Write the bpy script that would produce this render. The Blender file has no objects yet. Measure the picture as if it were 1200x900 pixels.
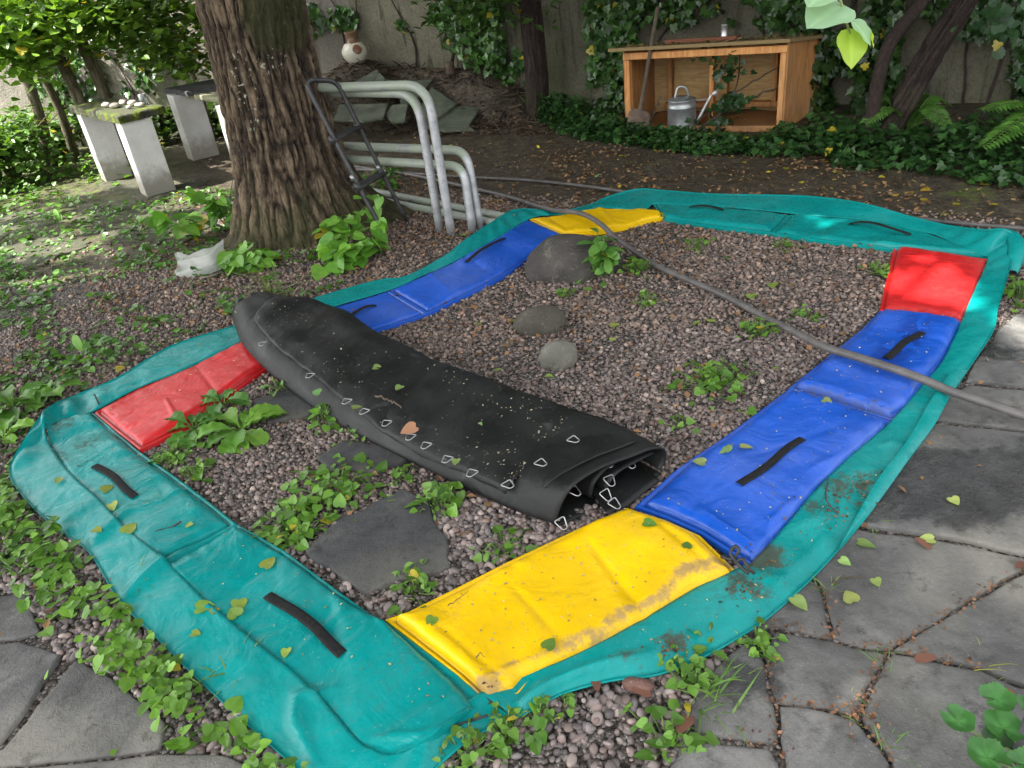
import bpy, math, random
import numpy as np
from mathutils import Matrix, Vector

rng = np.random.default_rng(7)
random.seed(7)
R = math.radians
scene = bpy.context.scene
COL = scene.collection

# ------------------------------------------------------------------ camera
CAM_H, PITCH, ROLL, FPX = 1.6, R(30.5), math.atan2(196, 1456), 867.0
_fw = np.array([0, math.cos(PITCH), -math.sin(PITCH)])
_u0 = np.array([0, math.sin(PITCH), math.cos(PITCH)])
_r0 = np.array([1.0, 0, 0])
_s, _c = math.sin(ROLL), math.cos(ROLL)
_rt = _c * _r0 - _s * _u0
_up = _s * _r0 + _c * _u0
cd = bpy.data.cameras.new('camera')
cam = bpy.data.objects.new('camera', cd)
COL.objects.link(cam)
cd.sensor_width = 36.0
cd.lens = FPX / 1200 * 36
cd.clip_start, cd.clip_end = 0.05, 300
mw = Matrix.Identity(4)
for i in range(3):
    mw[i][0], mw[i][1], mw[i][2] = _rt[i], _up[i], -_fw[i]
mw[2][3] = CAM_H
cam.matrix_world = mw
scene.camera = cam

# ------------------------------------------------------------------ light
SUN_DIR = np.array([-0.56, -0.12, 0.82]); SUN_DIR /= np.linalg.norm(SUN_DIR)   # towards the sun
world = bpy.data.worlds.new('World'); scene.world = world
world.use_nodes = True
wn, wl = world.node_tree.nodes, world.node_tree.links
bg = wn['Background']
sky = wn.new('ShaderNodeTexSky'); sky.sky_type = 'NISHITA'; sky.sun_disc = False
sky.sun_elevation = math.asin(SUN_DIR[2])
sky.sun_rotation = math.atan2(SUN_DIR[0], SUN_DIR[1])
sky.dust_density = 4.0; sky.air_density = 1.0
hs = wn.new('ShaderNodeHueSaturation'); hs.inputs['Saturation'].default_value = 0.14
wl.new(sky.outputs[0], hs.inputs['Color']); wl.new(hs.outputs[0], bg.inputs[0])
bg.inputs[1].default_value = 0.15
sd = bpy.data.lights.new('sun', 'SUN'); sd.energy = 4.0; sd.angle = R(0.6); sd.color = (1.0, 0.95, 0.86)
sun = bpy.data.objects.new('sun', sd); COL.objects.link(sun)
sun.rotation_euler = Vector(SUN_DIR).to_track_quat('Z', 'Y').to_euler()
scene.view_settings.view_transform = 'Standard'
scene.view_settings.look = 'None'
scene.view_settings.exposure = 2.25
scene.view_settings.gamma = 1.0
scene.cycles.max_bounces = 6
scene.cycles.diffuse_bounces = 3
scene.cycles.glossy_bounces = 2
scene.cycles.transmission_bounces = 4
scene.cycles.sample_clamp_indirect = 5.0

# ------------------------------------------------------------------ helpers
def ray(px, py):
    d = _fw * FPX + _rt * (px - 600) - _up * (py - 450)
    return d / np.linalg.norm(d)
def G(px, py, z=0.0):                      # photo point -> world point at height z
    d = ray(px, py); t = (z - CAM_H) / d[2]
    return np.array([d[0] * t, d[1] * t, z])
def RY(px, py, y):                         # photo point -> world point at distance y
    d = ray(px, py); t = y / d[1]
    return np.array([d[0] * t, y, CAM_H + d[2] * t])

def _h(i, j, k):
    n = (i * 374761393 + j * 668265263 + k * 2147483647 // 7) & 0x7fffffff
    n = ((n ^ (n >> 13)) * 1274126177) & 0x7fffffff
    n = (n ^ (n >> 16)) & 0xffff
    return n / 65535.0
def vn(x, y, z=0.0):
    x, y, z = np.broadcast_arrays(np.asarray(x, float), np.asarray(y, float), np.asarray(z, float))
    xi, yi, zi = np.floor(x).astype(np.int64), np.floor(y).astype(np.int64), np.floor(z).astype(np.int64)
    fx, fy, fz = x - xi, y - yi, z - zi
    fx, fy, fz = [f * f * (3 - 2 * f) for f in (fx, fy, fz)]
    o = 0
    for a in (0, 1):
        for b in (0, 1):
            for c in (0, 1):
                w = (fx if a else 1 - fx) * (fy if b else 1 - fy) * (fz if c else 1 - fz)
                o = o + w * _h(xi + a, yi + b, zi + c)
    return o
def fbm(x, y, z=0.0, o=3):
    s, a, t = 0, 1.0, 0
    for i in range(o):
        s = s + a * vn(np.asarray(x) * 2**i + 17 * i, np.asarray(y) * 2**i + 5 * i, np.asarray(z) * 2**i); t += a; a *= .5
    return s / t
def sm(a, b, x):
    t = np.clip((x - a) / (b - a), 0, 1); return t * t * (3 - 2 * t)

def H(x, y):                               # ground height
    x, y = np.asarray(x, float), np.asarray(y, float)
    h = 0.02 * (vn(x * 1.3, y * 1.3) - .5) * sm(3, 5, y + .5 * np.abs(x)) + 0.006 * (vn(x * 5, y * 5) - .5)
    # mound of soil piled against the wall
    dw = (x - 0.77) * 0.54 + (y - 8.45) * 0.842
    al = (x - 0.77) * 0.842 - (y - 8.45) * 0.54
    m = 0.50 * sm(-.68, 0.0, dw) * sm(-5.5, -2.6, al) * (1 - sm(-0.75, 0.1, al))
    m = m * (0.85 + .35 * vn(x * 3, y * 3, 4))
    m = np.maximum(m, .60 * np.exp(-((x + 1.3) / .75)**2 - (np.minimum(y - 9.4, 0) / .5)**2))
    return h + m + .03 * sm(-1.2, -.2, dw) * vn(x * 4, y * 4, 2)

class M:
    def __init__(s): s.v, s.f, s.n, s.c = [], [], 0, []
    def add(s, V, F, c=None):
        V = np.asarray(V, float).reshape(-1, 3); s.v.append(V)
        for f in (F if isinstance(F, (list, tuple)) and len(F) and isinstance(F[0], np.ndarray) else [np.asarray(F)]):
            f = np.asarray(f, np.int64)
            if f.size: s.f.append(f + s.n)
        if c is None: c = (.5, .2, 0)
        s.c.append(np.broadcast_to(np.asarray(c, float), (len(V), 3)))
        s.n += len(V)
        return s
    def box(s, c, size, rz=0, c3=None, ax=None, bev=0.0):
        hx, hy, hz = [q / 2 for q in size]
        b = min(bev, hx * .45, hy * .45, hz * .45)
        if ax is None:
            a = np.array([[math.cos(rz), math.sin(rz), 0], [-math.sin(rz), math.cos(rz), 0], [0, 0, 1]])
        else: a = np.asarray(ax, float)
        if b <= 0:
            L = np.array([[x, y, z] for z in (-hz, hz) for y in (-hy, hy) for x in (-hx, hx)])
            F = [[0, 2, 3, 1], [4, 5, 7, 6], [0, 1, 5, 4], [2, 6, 7, 3], [0, 4, 6, 2], [1, 3, 7, 5]]
            return s.add(np.asarray(c) + L @ a, F, c3)
        P = []
        for sx in (-1, 1):
            for sy in (-1, 1):
                for sz in (-1, 1):
                    P += [[sx * (hx - b), sy * (hy - b), sz * hz], [sx * (hx - b), sy * hy, sz * (hz - b)], [sx * hx, sy * (hy - b), sz * (hz - b)]]
        P = np.array(P)
        import bmesh
        bm = bmesh.new()
        for p in P: bm.verts.new(p)
        r = bmesh.ops.convex_hull(bm, input=bm.verts)
        bmesh.ops.dissolve_limit(bm, angle_limit=.02, verts=bm.verts, edges=bm.edges)
        bm.verts.ensure_lookup_table(); bm.verts.index_update()
        V = np.array([v.co[:] for v in bm.verts]); F = [np.array([[v.index for v in f.verts]]) for f in bm.faces]
        bm.free()
        return s.add(np.asarray(c) + V @ a, F, c3)
    def tube(s, pts, rad, n=10, c=None, cap=True):
        P = np.asarray(pts, float); k = len(P)
        rad = np.broadcast_to(np.asarray(rad, float), (k,))
        T = np.gradient(P, axis=0); T /= np.linalg.norm(T, axis=1)[:, None] + 1e-12
        ref = np.array([0, 0, 1.0]) if abs(T[0][2]) < .9 else np.array([1.0, 0, 0])
        U = np.cross(T[0], ref); U /= np.linalg.norm(U)
        rows = []
        an = np.linspace(0, 2 * np.pi, n, endpoint=False)
        for i in range(k):
            U = U - T[i] * (U @ T[i]); U /= np.linalg.norm(U) + 1e-12
            W = np.cross(T[i], U)
            rows.append(P[i] + rad[i] * (np.cos(an)[:, None] * U + np.sin(an)[:, None] * W))
        F = []
        for i in range(k - 1):
            for j in range(n):
                j2 = (j + 1) % n
                F.append([i * n + j, i * n + j2, (i + 1) * n + j2, (i + 1) * n + j])
        fs = [np.array(F)]
        if cap: fs += [np.array([list(range(n))[::-1]]), np.array([[(k - 1) * n + j for j in range(n)]])]
        return s.add(np.concatenate(rows), fs, c)
    def grid(s, V, c=None, flip=False):      # V (a,b,3)
        a, b = V.shape[:2]
        i = np.arange(a * b).reshape(a, b)
        F = np.stack([i[:-1, :-1], i[1:, :-1], i[1:, 1:], i[:-1, 1:]], -1).reshape(-1, 4)
        if flip: F = F[:, ::-1]
        return s.add(V.reshape(-1, 3), F, None if c is None else np.asarray(c).reshape(-1, 3))
    def rev(s, prof, c0, n=24, c=None, ax=None):   # lathe, prof [(r,z)]
        prof = np.asarray(prof, float)
        an = np.linspace(0, 2 * np.pi, n + 1)
        V = np.stack([prof[:, 0][:, None] * np.cos(an), prof[:, 0][:, None] * np.sin(an), np.repeat(prof[:, 1][:, None], n + 1, 1)], -1)
        V = V.reshape(-1, 3)
        if ax is not None: V = V @ np.asarray(ax)
        k = len(prof)
        return s.grid((V + np.asarray(c0)).reshape(k, n + 1, 3), c, flip=True)

def mesh_of(name, m, mt, origin, smooth):
    me = bpy.data.meshes.new(name)
    V = np.concatenate(m.v) - np.asarray(origin)
    me.vertices.add(len(V)); me.vertices.foreach_set('co', V.astype(np.float32).ravel())
    tot = np.concatenate([np.full(len(f), f.shape[1], np.int32) for f in m.f])
    idx = np.concatenate([f.ravel() for f in m.f]).astype(np.int32)
    st = np.concatenate([[0], np.cumsum(tot)[:-1]]).astype(np.int32)
    me.loops.add(len(idx)); me.loops.foreach_set('vertex_index', idx)
    me.polygons.add(len(tot)); me.polygons.foreach_set('loop_start', st)
    try: me.polygons.foreach_set('loop_total', tot)
    except Exception: pass
    me.polygons.foreach_set('use_smooth', np.full(len(tot), smooth, bool))
    a = me.attributes.new('col', 'FLOAT_COLOR', 'POINT')
    c = np.concatenate(m.c); a.data.foreach_set('color', np.concatenate([c, np.ones((len(c), 1))], 1).astype(np.float32).ravel())
    me.update(calc_edges=True); me.validate()
    if mt: me.materials.append(mt)
    return me
def obj(name, m, mt, parent=None, origin=None, smooth=True, sharp=None):
    if parent is not None: o0 = np.array(parent['_o'])
    elif origin is not None: o0 = np.asarray(origin, float)
    else:
        V = np.concatenate(m.v); o0 = np.array([V[:, 0].mean(), V[:, 1].mean(), V[:, 2].min()])
    o = bpy.data.objects.new(name, mesh_of(name, m, mt, o0, smooth)); COL.objects.link(o)
    o['_o'] = [float(q) for q in o0]
    if parent is not None: o.parent = parent
    else: o.location = o0
    if sharp:
        try: o.data.set_sharp_from_angle(angle=R(sharp))
        except Exception: pass
    return o
def tag(o, label, cat, group=None):
    o['label'] = label; o['category'] = cat
    if group: o['group'] = group
    return o
def struct(o): o['kind'] = 'structure'; return o
def thing(name, label, cat, loc, group=None):
    o = bpy.data.objects.new(name, None); COL.objects.link(o)
    o.location = loc; o['_o'] = [float(q) for q in loc]; o.empty_display_size = .1
    return tag(o, label, cat, group)

# ------------------------------------------------------------------ materials
class NT:
    def __init__(s, name):
        s.m = bpy.data.materials.new(name); s.m.use_nodes = True
        s.t = s.m.node_tree; s.b = s.t.nodes['Principled BSDF']; s.out = s.t.nodes['Material Output']
        s.co = s.t.nodes.new('ShaderNodeTexCoord').outputs['Object']
    def n(s, t, **k):
        q = s.t.nodes.new('ShaderNode' + t)
        for a, b in k.items(): setattr(q, a, b)
        return q
    def L(s, a, b): s.t.links.new(a, b)
    def set(s, sock, v):
        if hasattr(v, 'is_output'): s.L(v, sock)
        elif isinstance(v, (tuple, list)) and len(v) == 3 and sock.type == 'RGBA': sock.default_value = (*v, 1)
        else: sock.default_value = v
    def noise(s, scale, detail=4, rough=.55, dist=0.0, co=None, w=None):
        q = s.n('TexNoise'); q.inputs['Scale'].default_value = scale; q.inputs['Detail'].default_value = detail
        q.inputs['Roughness'].default_value = rough; q.inputs['Distortion'].default_value = dist
        s.L(co or s.co, q.inputs['Vector']); return q.outputs['Fac']
    def vor(s, scale, out='Distance', feat='F1', co=None):
        q = s.n('TexVoronoi', feature=feat); q.inputs['Scale'].default_value = scale
        s.L(co or s.co, q.inputs['Vector']); return q.outputs[out]
    def map(s, v, a, b, c=0.0, d=1.0, smooth=True):
        q = s.n('MapRange', interpolation_type='SMOOTHSTEP' if smooth else 'LINEAR')
        s.set(q.inputs[0], v)
        for i, z in enumerate((a, b, c, d)): q.inputs[1 + i].default_value = z
        return q.outputs[0]
    def mix(s, f, a, b, mode='MIX'):
        q = s.n('Mix', data_type='RGBA', blend_type=mode)
        s.set(q.inputs[0], f); s.set(q.inputs[6], a); s.set(q.inputs[7], b)
        return q.outputs[2]
    def math(s, op, a, b=0.0):
        q = s.n('Math', operation=op); s.set(q.inputs[0], a); s.set(q.inputs[1], b); return q.outputs[0]
    def ramp(s, f, stops):
        q = s.n('ValToRGB'); s.set(q.inputs[0], f); e = q.color_ramp.elements
        while len(e) < len(stops): e.new(.5)
        for i, (p, c) in enumerate(stops): e[i].position = p; e[i].color = (*c, 1)
        return q.outputs[0]
    def attr(s, name='col'):
        q = s.n('Attribute', attribute_name=name); return q.outputs['Color']
    def chan(s, c, i):
        q = s.n('SeparateColor'); s.L(c, q.inputs[0]); return q.outputs[i]
    def scaled(s, sx, sy, sz):
        q = s.n('Mapping'); q.inputs['Scale'].default_value = (sx, sy, sz); s.L(s.co, q.inputs[0]); return q.outputs[0]
    def bump(s, h, strength=.5, dist=.01, prev=None):
        q = s.n('Bump'); q.inputs['Strength'].default_value = strength; q.inputs['Distance'].default_value = dist
        s.set(q.inputs['Height'], h)
        if prev is not None: s.L(prev, q.inputs['Normal'])
        s.L(q.outputs[0], s.b.inputs['Normal']); return q.outputs[0]
    def base(s, c, rough=.7, spec=.5, metal=0.0):
        s.set(s.b.inputs['Base Color'], c); s.set(s.b.inputs['Roughness'], rough)
        s.b.inputs['Specular IOR Level'].default_value = spec; s.set(s.b.inputs['Metallic'], metal); return s
    def translucent(s, c, f):
        t = s.n('BsdfTranslucent'); s.set(t.inputs[0], c); x = s.n('MixShader'); s.set(x.inputs[0], f)
        s.L(s.b.outputs[0], x.inputs[1]); s.L(t.outputs[0], x.inputs[2]); s.L(x.outputs[0], s.out.inputs[0]); return s

def simple(name, c1, c2, scale=8, rough=.7, bump=.3, bscale=None, bdist=.01, spec=.5, metal=0.0, scl=(1, 1, 1), detail=5):
    t = NT(name); co = t.scaled(*scl)
    f = t.map(t.noise(scale, detail, co=co), .3, .7)
    t.base(t.mix(f, c1, c2), rough, spec, metal)
    if bump: t.bump(t.noise(bscale or scale * 3, 5, co=co), bump, bdist)
    return t.m

def leafmat(name, tint=(1, 1, 1), rough=.45, tr=.3, spec=.5):
    t = NT(name)
    c = t.mix(1.0, t.attr(), tint, 'MULTIPLY')
    n = t.noise(35, 2)
    c2 = t.mix(t.map(n, .35, .75), c, t.mix(1.0, c, (.72, .8, .7), 'MULTIPLY'))
    t.base(c2, rough, spec)
    t.translucent(t.mix(1.0, c2, (1.3, 1.25, .55), 'MULTIPLY'), tr)
    return t.m
LEAF = leafmat('leaf_green')
IVYM = leafmat('ivy_leaf', rough=.33, tr=.12, spec=.5)
CANOPY = leafmat('canopy_leaf', rough=.5, tr=.3)

# leaf shapes: fan of outline points round a centre, tip along +Y, length 1
def _leaf(outline, cen, fold=.07, tipdrop=-.08):
    O = [(0, 0)] + outline + [(0, 1.0)] + [(-x, y) for x, y in outline[::-1]]
    V = [(0, cen, -fold * .6)]
    for x, y in O: V.append((x, y, fold * (abs(x) * 2) + tipdrop * y * y))
    n = len(O)
    F = [[0, 1 + i, 1 + (i + 1) % n] for i in range(n)]
    return np.array(V), np.array(F)
HEART = _leaf([(.22, -.12), (.42, -.02), (.5, .2), (.43, .45), (.25, .74)], .38)
OVAL = _leaf([(.12, .08), (.2, .3), (.26, .6), (.2, .84)], .5, .06, -.25)
IVYL = _leaf([(.3, -.1), (.5, .12), (.36, .3), (.42, .56), (.2, .6)], .3, .06)
SIMP = (np.array([(0, 0, 0), (.3, .42, .05), (0, 1, -.06), (-.3, .42, .05)]), np.array([[0, 1, 2], [0, 2, 3]]))
LOBED = _leaf([(.28, -.18), (.5, -.12), (.6, .12), (.52, .24), (.62, .46), (.46, .56), (.44, .8), (.2, .82)], .3, .07)
BLADE = (np.array([(-.02, 0, 0), (.02, 0, 0), (.022, .4, .0), (-.022, .4, 0), (0, 1, -.25), (.014, .75, -.09), (-.014, .75, -.09)]),
         np.array([[0, 1, 2], [0, 2, 3], [3, 2, 5], [3, 5, 6], [6, 5, 4]]))

def unit(a): return a / (np.linalg.norm(a, axis=-1, keepdims=True) + 1e-9)
def leaves(m, P, D, N, S, tpl, C):
    """many leaves: base points P, tip directions D, upper normals N, lengths S, colours C"""
    P, D, N = np.asarray(P, float), unit(np.asarray(D, float)), np.asarray(N, float)
    X = unit(np.cross(D, N)); Z = np.cross(X, D)
    T, F = tpl; k = len(P)
    S = np.broadcast_to(np.asarray(S, float), (k,))
    W = P[:, None, :] + S[:, None, None] * (T[None, :, 0, None] * X[:, None] + T[None, :, 1, None] * D[:, None] + T[None, :, 2, None] * Z[:, None])
    FF = (F[None] + (np.arange(k) * len(T))[:, None, None]).reshape(-1, F.shape[1])
    CC = np.repeat(np.broadcast_to(np.asarray(C, float), (k, 3)), len(T), 0)
    m.add(W.reshape(-1, 3), FF, CC)
def greens(k, a, b, yellow=0.0):
    t = rng.random((k, 1)); C = np.asarray(a) * (1 - t) + np.asarray(b) * t
    C = C * (0.75 + .5 * rng.random((k, 1)))
    if yellow:
        y = rng.random(k) < yellow; C[y] = np.array([.45, .36, .03]) * (.7 + .5 * rng.random((y.sum(), 1)))
    return C
def rdir(k, up=.3):
    a = rng.random(k) * 2 * np.pi; z = up + .35 * rng.standard_normal(k)
    return unit(np.stack([np.cos(a), np.sin(a), z], 1))
def rnorm(k, s=.5): return unit(np.stack([s * rng.standard_normal(k), s * rng.standard_normal(k), np.ones(k)], 1))

def crm(pts, n):                           # smooth curve through points, n samples
    P = np.asarray(pts, float); k = len(P)
    if k == 2: return P[0] + (P[1] - P[0]) * np.linspace(0, 1, n)[:, None]
    seg = np.linalg.norm(np.diff(P, axis=0), axis=1); cum = np.concatenate([[0], np.cumsum(seg)])
    t = np.linspace(0, cum[-1], n); i = np.clip(np.searchsorted(cum, t, 'right') - 1, 0, k - 2)
    u = ((t - cum[i]) / (seg[i] + 1e-9))[:, None]
    m_ = np.zeros_like(P)
    m_[1:-1] = (P[2:] - P[:-2]) / (cum[2:] - cum[:-2])[:, None]
    m_[0] = (P[1] - P[0]) / seg[0]; m_[-1] = (P[-1] - P[-2]) / seg[-1]
    L = seg[i][:, None]
    return ((2*u**3 - 3*u**2 + 1) * P[i] + (u**3 - 2*u**2 + u) * L * m_[i] + (-2*u**3 + 3*u**2) * P[i+1] + (u**3 - u**2) * L * m_[i+1])
def lin(pts, n):
    P = np.asarray(pts, float); seg = np.linalg.norm(np.diff(P, axis=0), axis=1); cum = np.concatenate([[0], np.cumsum(seg)])
    t = np.linspace(0, cum[-1], n); return np.stack([np.interp(t, cum, P[:, i]) for i in range(P.shape[1])], 1)
def inpoly(x, y, poly):
    c = np.zeros(np.shape(x), bool); j = len(poly) - 1
    for i in range(len(poly)):
        xi, yi = poly[i][:2]; xj, yj = poly[j][:2]
        c ^= ((yi > y) != (yj > y)) & (x < (xj - xi) * (y - yi) / (yj - yi + 1e-12) + xi); j = i
    return c
# ================================================================== layout traced from the photo, on the ground plane
def GP(pts, z=0.0): return np.array([G(x, y, z) for x, y in pts])
RIGHT_STONES = [
 [(845,735),(870,690),(955,684),(963,701),(974,750),(940,743),(907,737),(870,745)],
 [(940,660),(985,619),(1015,625),(1100,637),(1200,658),(1194,671),(1128,711),(1042,764),(1010,759),(979,750),(967,700),(958,682)],
 [(1197,676),(1260,640),(1340,700),(1320,810),(1197,806),(1147,786),(1087,771),(1048,765),(1131,714)],
 [(905,742),(940,747),(976,755),(1010,764),(1039,769),(1028,783),(1018,806),(1008,830),(998,840),(967,833),(912,826),(902,807),(899,777)],
 [(1045,769),(1085,775),(1147,791),(1195,811),(1320,815),(1320,980),(1060,980),(1047,895),(1021,862),(1008,843),(1014,830),(1033,784)],
 [(914,832),(967,839),(1000,847),(1017,866),(1041,900),(1050,980),(930,980),(922,900),(916,870)],
 [(896,778),(899,807),(906,830),(911,867),(904,873),(863,870),(815,862),(806,840),(825,800),(850,772),(880,750)],
 [(802,869),(863,876),(904,879),(914,900),(922,980),(770,980),(780,905)],
 [(985,613),(1015,620),(1100,632),(1200,652),(1260,634),(1340,570),(1200,511),(1144,505),(1095,500),(1050,530),(1000,590)],
 [(1090,494),(1144,500),(1200,506),(1330,550),(1360,480),(1200,460),(1135,454),(1105,468)],
 [(1132,449),(1200,455),(1360,474),(1340,345),(1230,362),(1190,372),(1165,395),(1140,430)],
]
LEFT_STONES = [
 [(-80,690),(0,700),(31,698),(48,744),(18,752),(-80,758)],
 [(-90,762),(0,757),(25,754),(71,771),(62,790),(27,845),(0,878),(-90,905)],
 [(91,774),(130,797),(198,850),(189,881),(110,891),(-5,903),(-70,930),(-20,893),(3,882),(32,850)],
 [(-60,950),(0,908),(110,897),(195,887),(270,889),(292,900),(300,960),(200,990),(-60,1000)],
]
STEP_STONES = [
 [(362,650),(378,632),(398,612),(440,592),(472,577),(507,591),(510,615),(527,645),(526,668),(497,678),(456,688),(432,700),(398,684)],
 [(374,540),(405,521),(455,528),(478,542),(446,556),(398,556)],
 [(298,474),(338,456),(372,474),(362,490),(318,496)],
]
def inset(P, d):
    c = P.mean(0); return c + (P - c) * (1 - d)

# ---- materials for the ground
def ground_mat():
    t = NT('ground_soil'); a = t.attr(); g = t.chan(a, 0); moss = t.chan(a, 1); wet = t.chan(a, 2)
    n1 = t.noise(9, 6); n2 = t.noise(60, 4); n3 = t.noise(2.2, 5)
    n5 = t.noise(24, 6, .7); soil = t.ramp(t.math('ADD', t.math('MULTIPLY', n1, .45), t.math('MULTIPLY', n5, .55)), [(.34, (.012, .010, .007)), (.47, (.044, .035, .023)), (.55, (.075, .058, .038)), (.66, (.16, .12, .08))])
    soil = t.mix(t.map(n2, .55, .7), soil, (.14, .11, .075))
    vc = t.vor(95, 'Color'); vd = t.vor(95, 'Distance')
    v1 = t.chan(vc, 0)
    pe = t.ramp(v1, [(0, (.05, .04, .033)), (.35, (.10, .082, .07)), (.7, (.16, .135, .115)), (1, (.36, .33, .31))])
    pe = t.mix(t.map(vd, .5, .8), pe, (.02, .016, .013))
    gm = t.map(t.math('ADD', g, t.math('MULTIPLY', t.math('SUBTRACT', n3, .5), .7)), .35, .65)
    c = t.mix(gm, soil, pe)
    mm = t.map(t.math('ADD', moss, t.math('MULTIPLY', t.math('SUBTRACT', n1, .5), 1.6)), .5, .95)
    c = t.mix(mm, c, t.mix(n2, (.035, .06, .012), (.10, .13, .02)))
    t.base(c, t.mix(wet, t.map(n3, .3, .7, .75, .95), t.map(n3, .3, .7, .35, .75)), .4)
    b = t.bump(n2, .6, .012); b = t.bump(n5, .8, .03, b)
    t.bump(t.math('MULTIPLY', t.math('SUBTRACT', 1.0, vd), gm), .9, .014, b)
    return t.m
def stone_mat(name, c1, c2, c3, wetbase=.35, scale=1.0, speck=True):
    t = NT(name); a = t.attr(); wet = t.chan(a, 2); tone = t.chan(a, 0)
    n1 = t.noise(4 * scale, 6, .6, .6); n2 = t.noise(26 * scale, 6, .65); n3 = t.noise(160, 3); n4 = t.noise(1.7, 5, .6)
    c = t.ramp(n1, [(.3, c1), (.5, c2), (.72, c3)])
    c = t.mix(t.map(n2, .35, .7, 0, .45), c, tuple(q * .6 for q in c1))
    c = t.mix(t.map(n4, .46, .66, 0, .6), c, (c3[0] * 1.15, c3[1] * 1.12, c3[2] * .98)); c = t.mix(t.map(t.noise(13, 5, .7), .56, .68, 0, .5), c, tuple(q * .5 for q in c1))
    if speck: c = t.mix(t.map(n3, .64, .75, 0, .5), c, tuple(min(1, q * 1.7) for q in c3))
    c = t.mix(1.0, c, t.mix(0.0, a, tone), 'MULTIPLY') if False else t.mix(t.map(tone, 0, 1), tuple(q * .55 for q in c2), c)
    w = t.map(t.math('ADD', wet, t.math('MULTIPLY', t.math('SUBTRACT', t.noise(5, 5, .6), .5), 1.3)), .45, .6)
    c = t.mix(w, c, t.mix(1.0, c, (.46, .46, .48), 'MULTIPLY'))
    t.base(c, t.mix(w, (.85, .85, .85), t.mix(t.map(n2, .4, .6), (.08,) * 3, (.38,) * 3)), .45)
    b = t.bump(n2, .5, .010); b = t.bump(n3, .45, .004, b); b = t.bump(t.noise(70, 5, .75), .5, .006, b); t.bump(t.noise(6 * scale, 4, .6, .2), .4, .02, b)
    return t.m

# ---- ground sheet
def build_ground():
    xs = np.unique(np.concatenate([np.linspace(-60, -9, 18), np.arange(-9, 6, .06), np.linspace(6, 60, 18)]))
    ys = np.unique(np.concatenate([np.linspace(-40, -1, 12), np.arange(-1, 11, .06), np.linspace(11, 70, 18)]))
    X, Y = np.meshgrid(xs, ys, indexing='ij')
    Z = H(X, Y)
    s = ((X + 1) * 2.5 + (Y - 5.9) * 3.8) / 4.55
    g = 1 - sm(-.1, .5, s)
    path = GP([(-160, 260), (-40, 345), (70, 332), (160, 312), (235, 296), (262, 250), (300, 215), (150, 190), (-160, 215)])
    pm = inpoly(X, Y, path)
    g = np.where(pm, .12, g); g = np.where(Y > 7.2, 0, g); g = np.where((X < -3.2) & (Y > 6.5), 0.1, g)
    ns = fbm(X * 1.5, Y * 1.5, 9)
    moss = np.clip(.28 + .5 * sm(-1.5, -5, X) * sm(3, 6, Y) + .5 * np.exp(-((X - 2.95)**2 + (Y - 4.25)**2) / .05) + .25 * (ns - .5), 0, 1)
    moss = np.maximum(moss, .62 * sm(-2.0, -3.2, X) * sm(4.2, 5.2, Y)); moss = np.maximum(moss, .42 * sm(.2, .9, s)); moss = np.where(X > 1.0, moss * (1 - .5 * ((Y < 3.4))), moss)
    wet = np.clip(sm(0, .5, s) * .75, 0, 1)
    m = M(); m.grid(np.stack([X, Y, Z], -1), np.stack([g, moss, wet], -1))
    return struct(obj('ground', m, ground_mat(), origin=(0, 0, 0)))
build_ground()

FLAG = stone_mat('flagstone', (.062, .061, .059), (.118, .116, .112), (.20, .194, .182))
DARKSTONE = stone_mat('dark_stone', (.032, .033, .034), (.055, .055, .056), (.10, .098, .092), speck=True)
def slab(m, P, z0, z1, tone=1.0, wet=0.0, jit=.005, bev=.007, seed=0, tilt=(0, 0)):
    P = np.asarray(P, float)[:, :2]
    n = len(P); Q = []
    for i in range(n):
        a, b = P[i], P[(i + 1) % n]; L = np.linalg.norm(b - a); k = max(2, int(L / .035))
        for j in range(k): Q.append(a + (b - a) * j / k)
    Q = np.array(Q)
    c = Q.mean(0); nn = unit(Q - c)
    Q = Q + nn * (jit * 2 * (fbm(Q[:, 0] * 14 + seed, Q[:, 1] * 14, seed) - .5) * 2 + .004 * (vn(Q[:, 0] * 60, Q[:, 1] * 60, seed) - .5))[:, None]
    # rings from rim to centre
    rings = []; zs = [z0, z1 - bev * .7, z1 - bev * .15, z1]; off = [0, 0, bev * .5, bev * 1.4]
    for z, o in zip(zs, off): rings.append(np.column_stack([Q - nn * o, np.full(len(Q), z)]))
    Q3 = Q - nn * bev * 1.4
    for f in (.93, .8, .62, .44, .26, .1): rings.append(np.column_stack([c + (Q3 - c) * f, np.full(len(Q), z1 + .001)]))
    V = np.array(rings); 
    k = V.shape[1]
    hz = (fbm(V[2:, :, 0] * 5, V[2:, :, 1] * 5, seed + 3) - .5) * .010
    V[2:, :, 2] += hz + tilt[0] * (V[2:, :, 0] - c[0]) + tilt[1] * (V[2:, :, 1] - c[1])
    V = np.concatenate([V, V[:, :1]], 1)
    col = np.broadcast_to(np.array([tone, 0, 0]), V.shape).copy()
    col[..., 2] = wet(V[..., 0], V[..., 1]) if callable(wet) else wet
    m.grid(V, col, flip=True)
    b = m.n; m.add(np.array([[c[0], c[1], V[-1, :, 2].mean()]]), [], col[0, :1])
    r0 = b - V.shape[1]
    m.f.append(np.array([[r0 + i, r0 + i + 1, b] for i in range(k)]))

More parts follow.
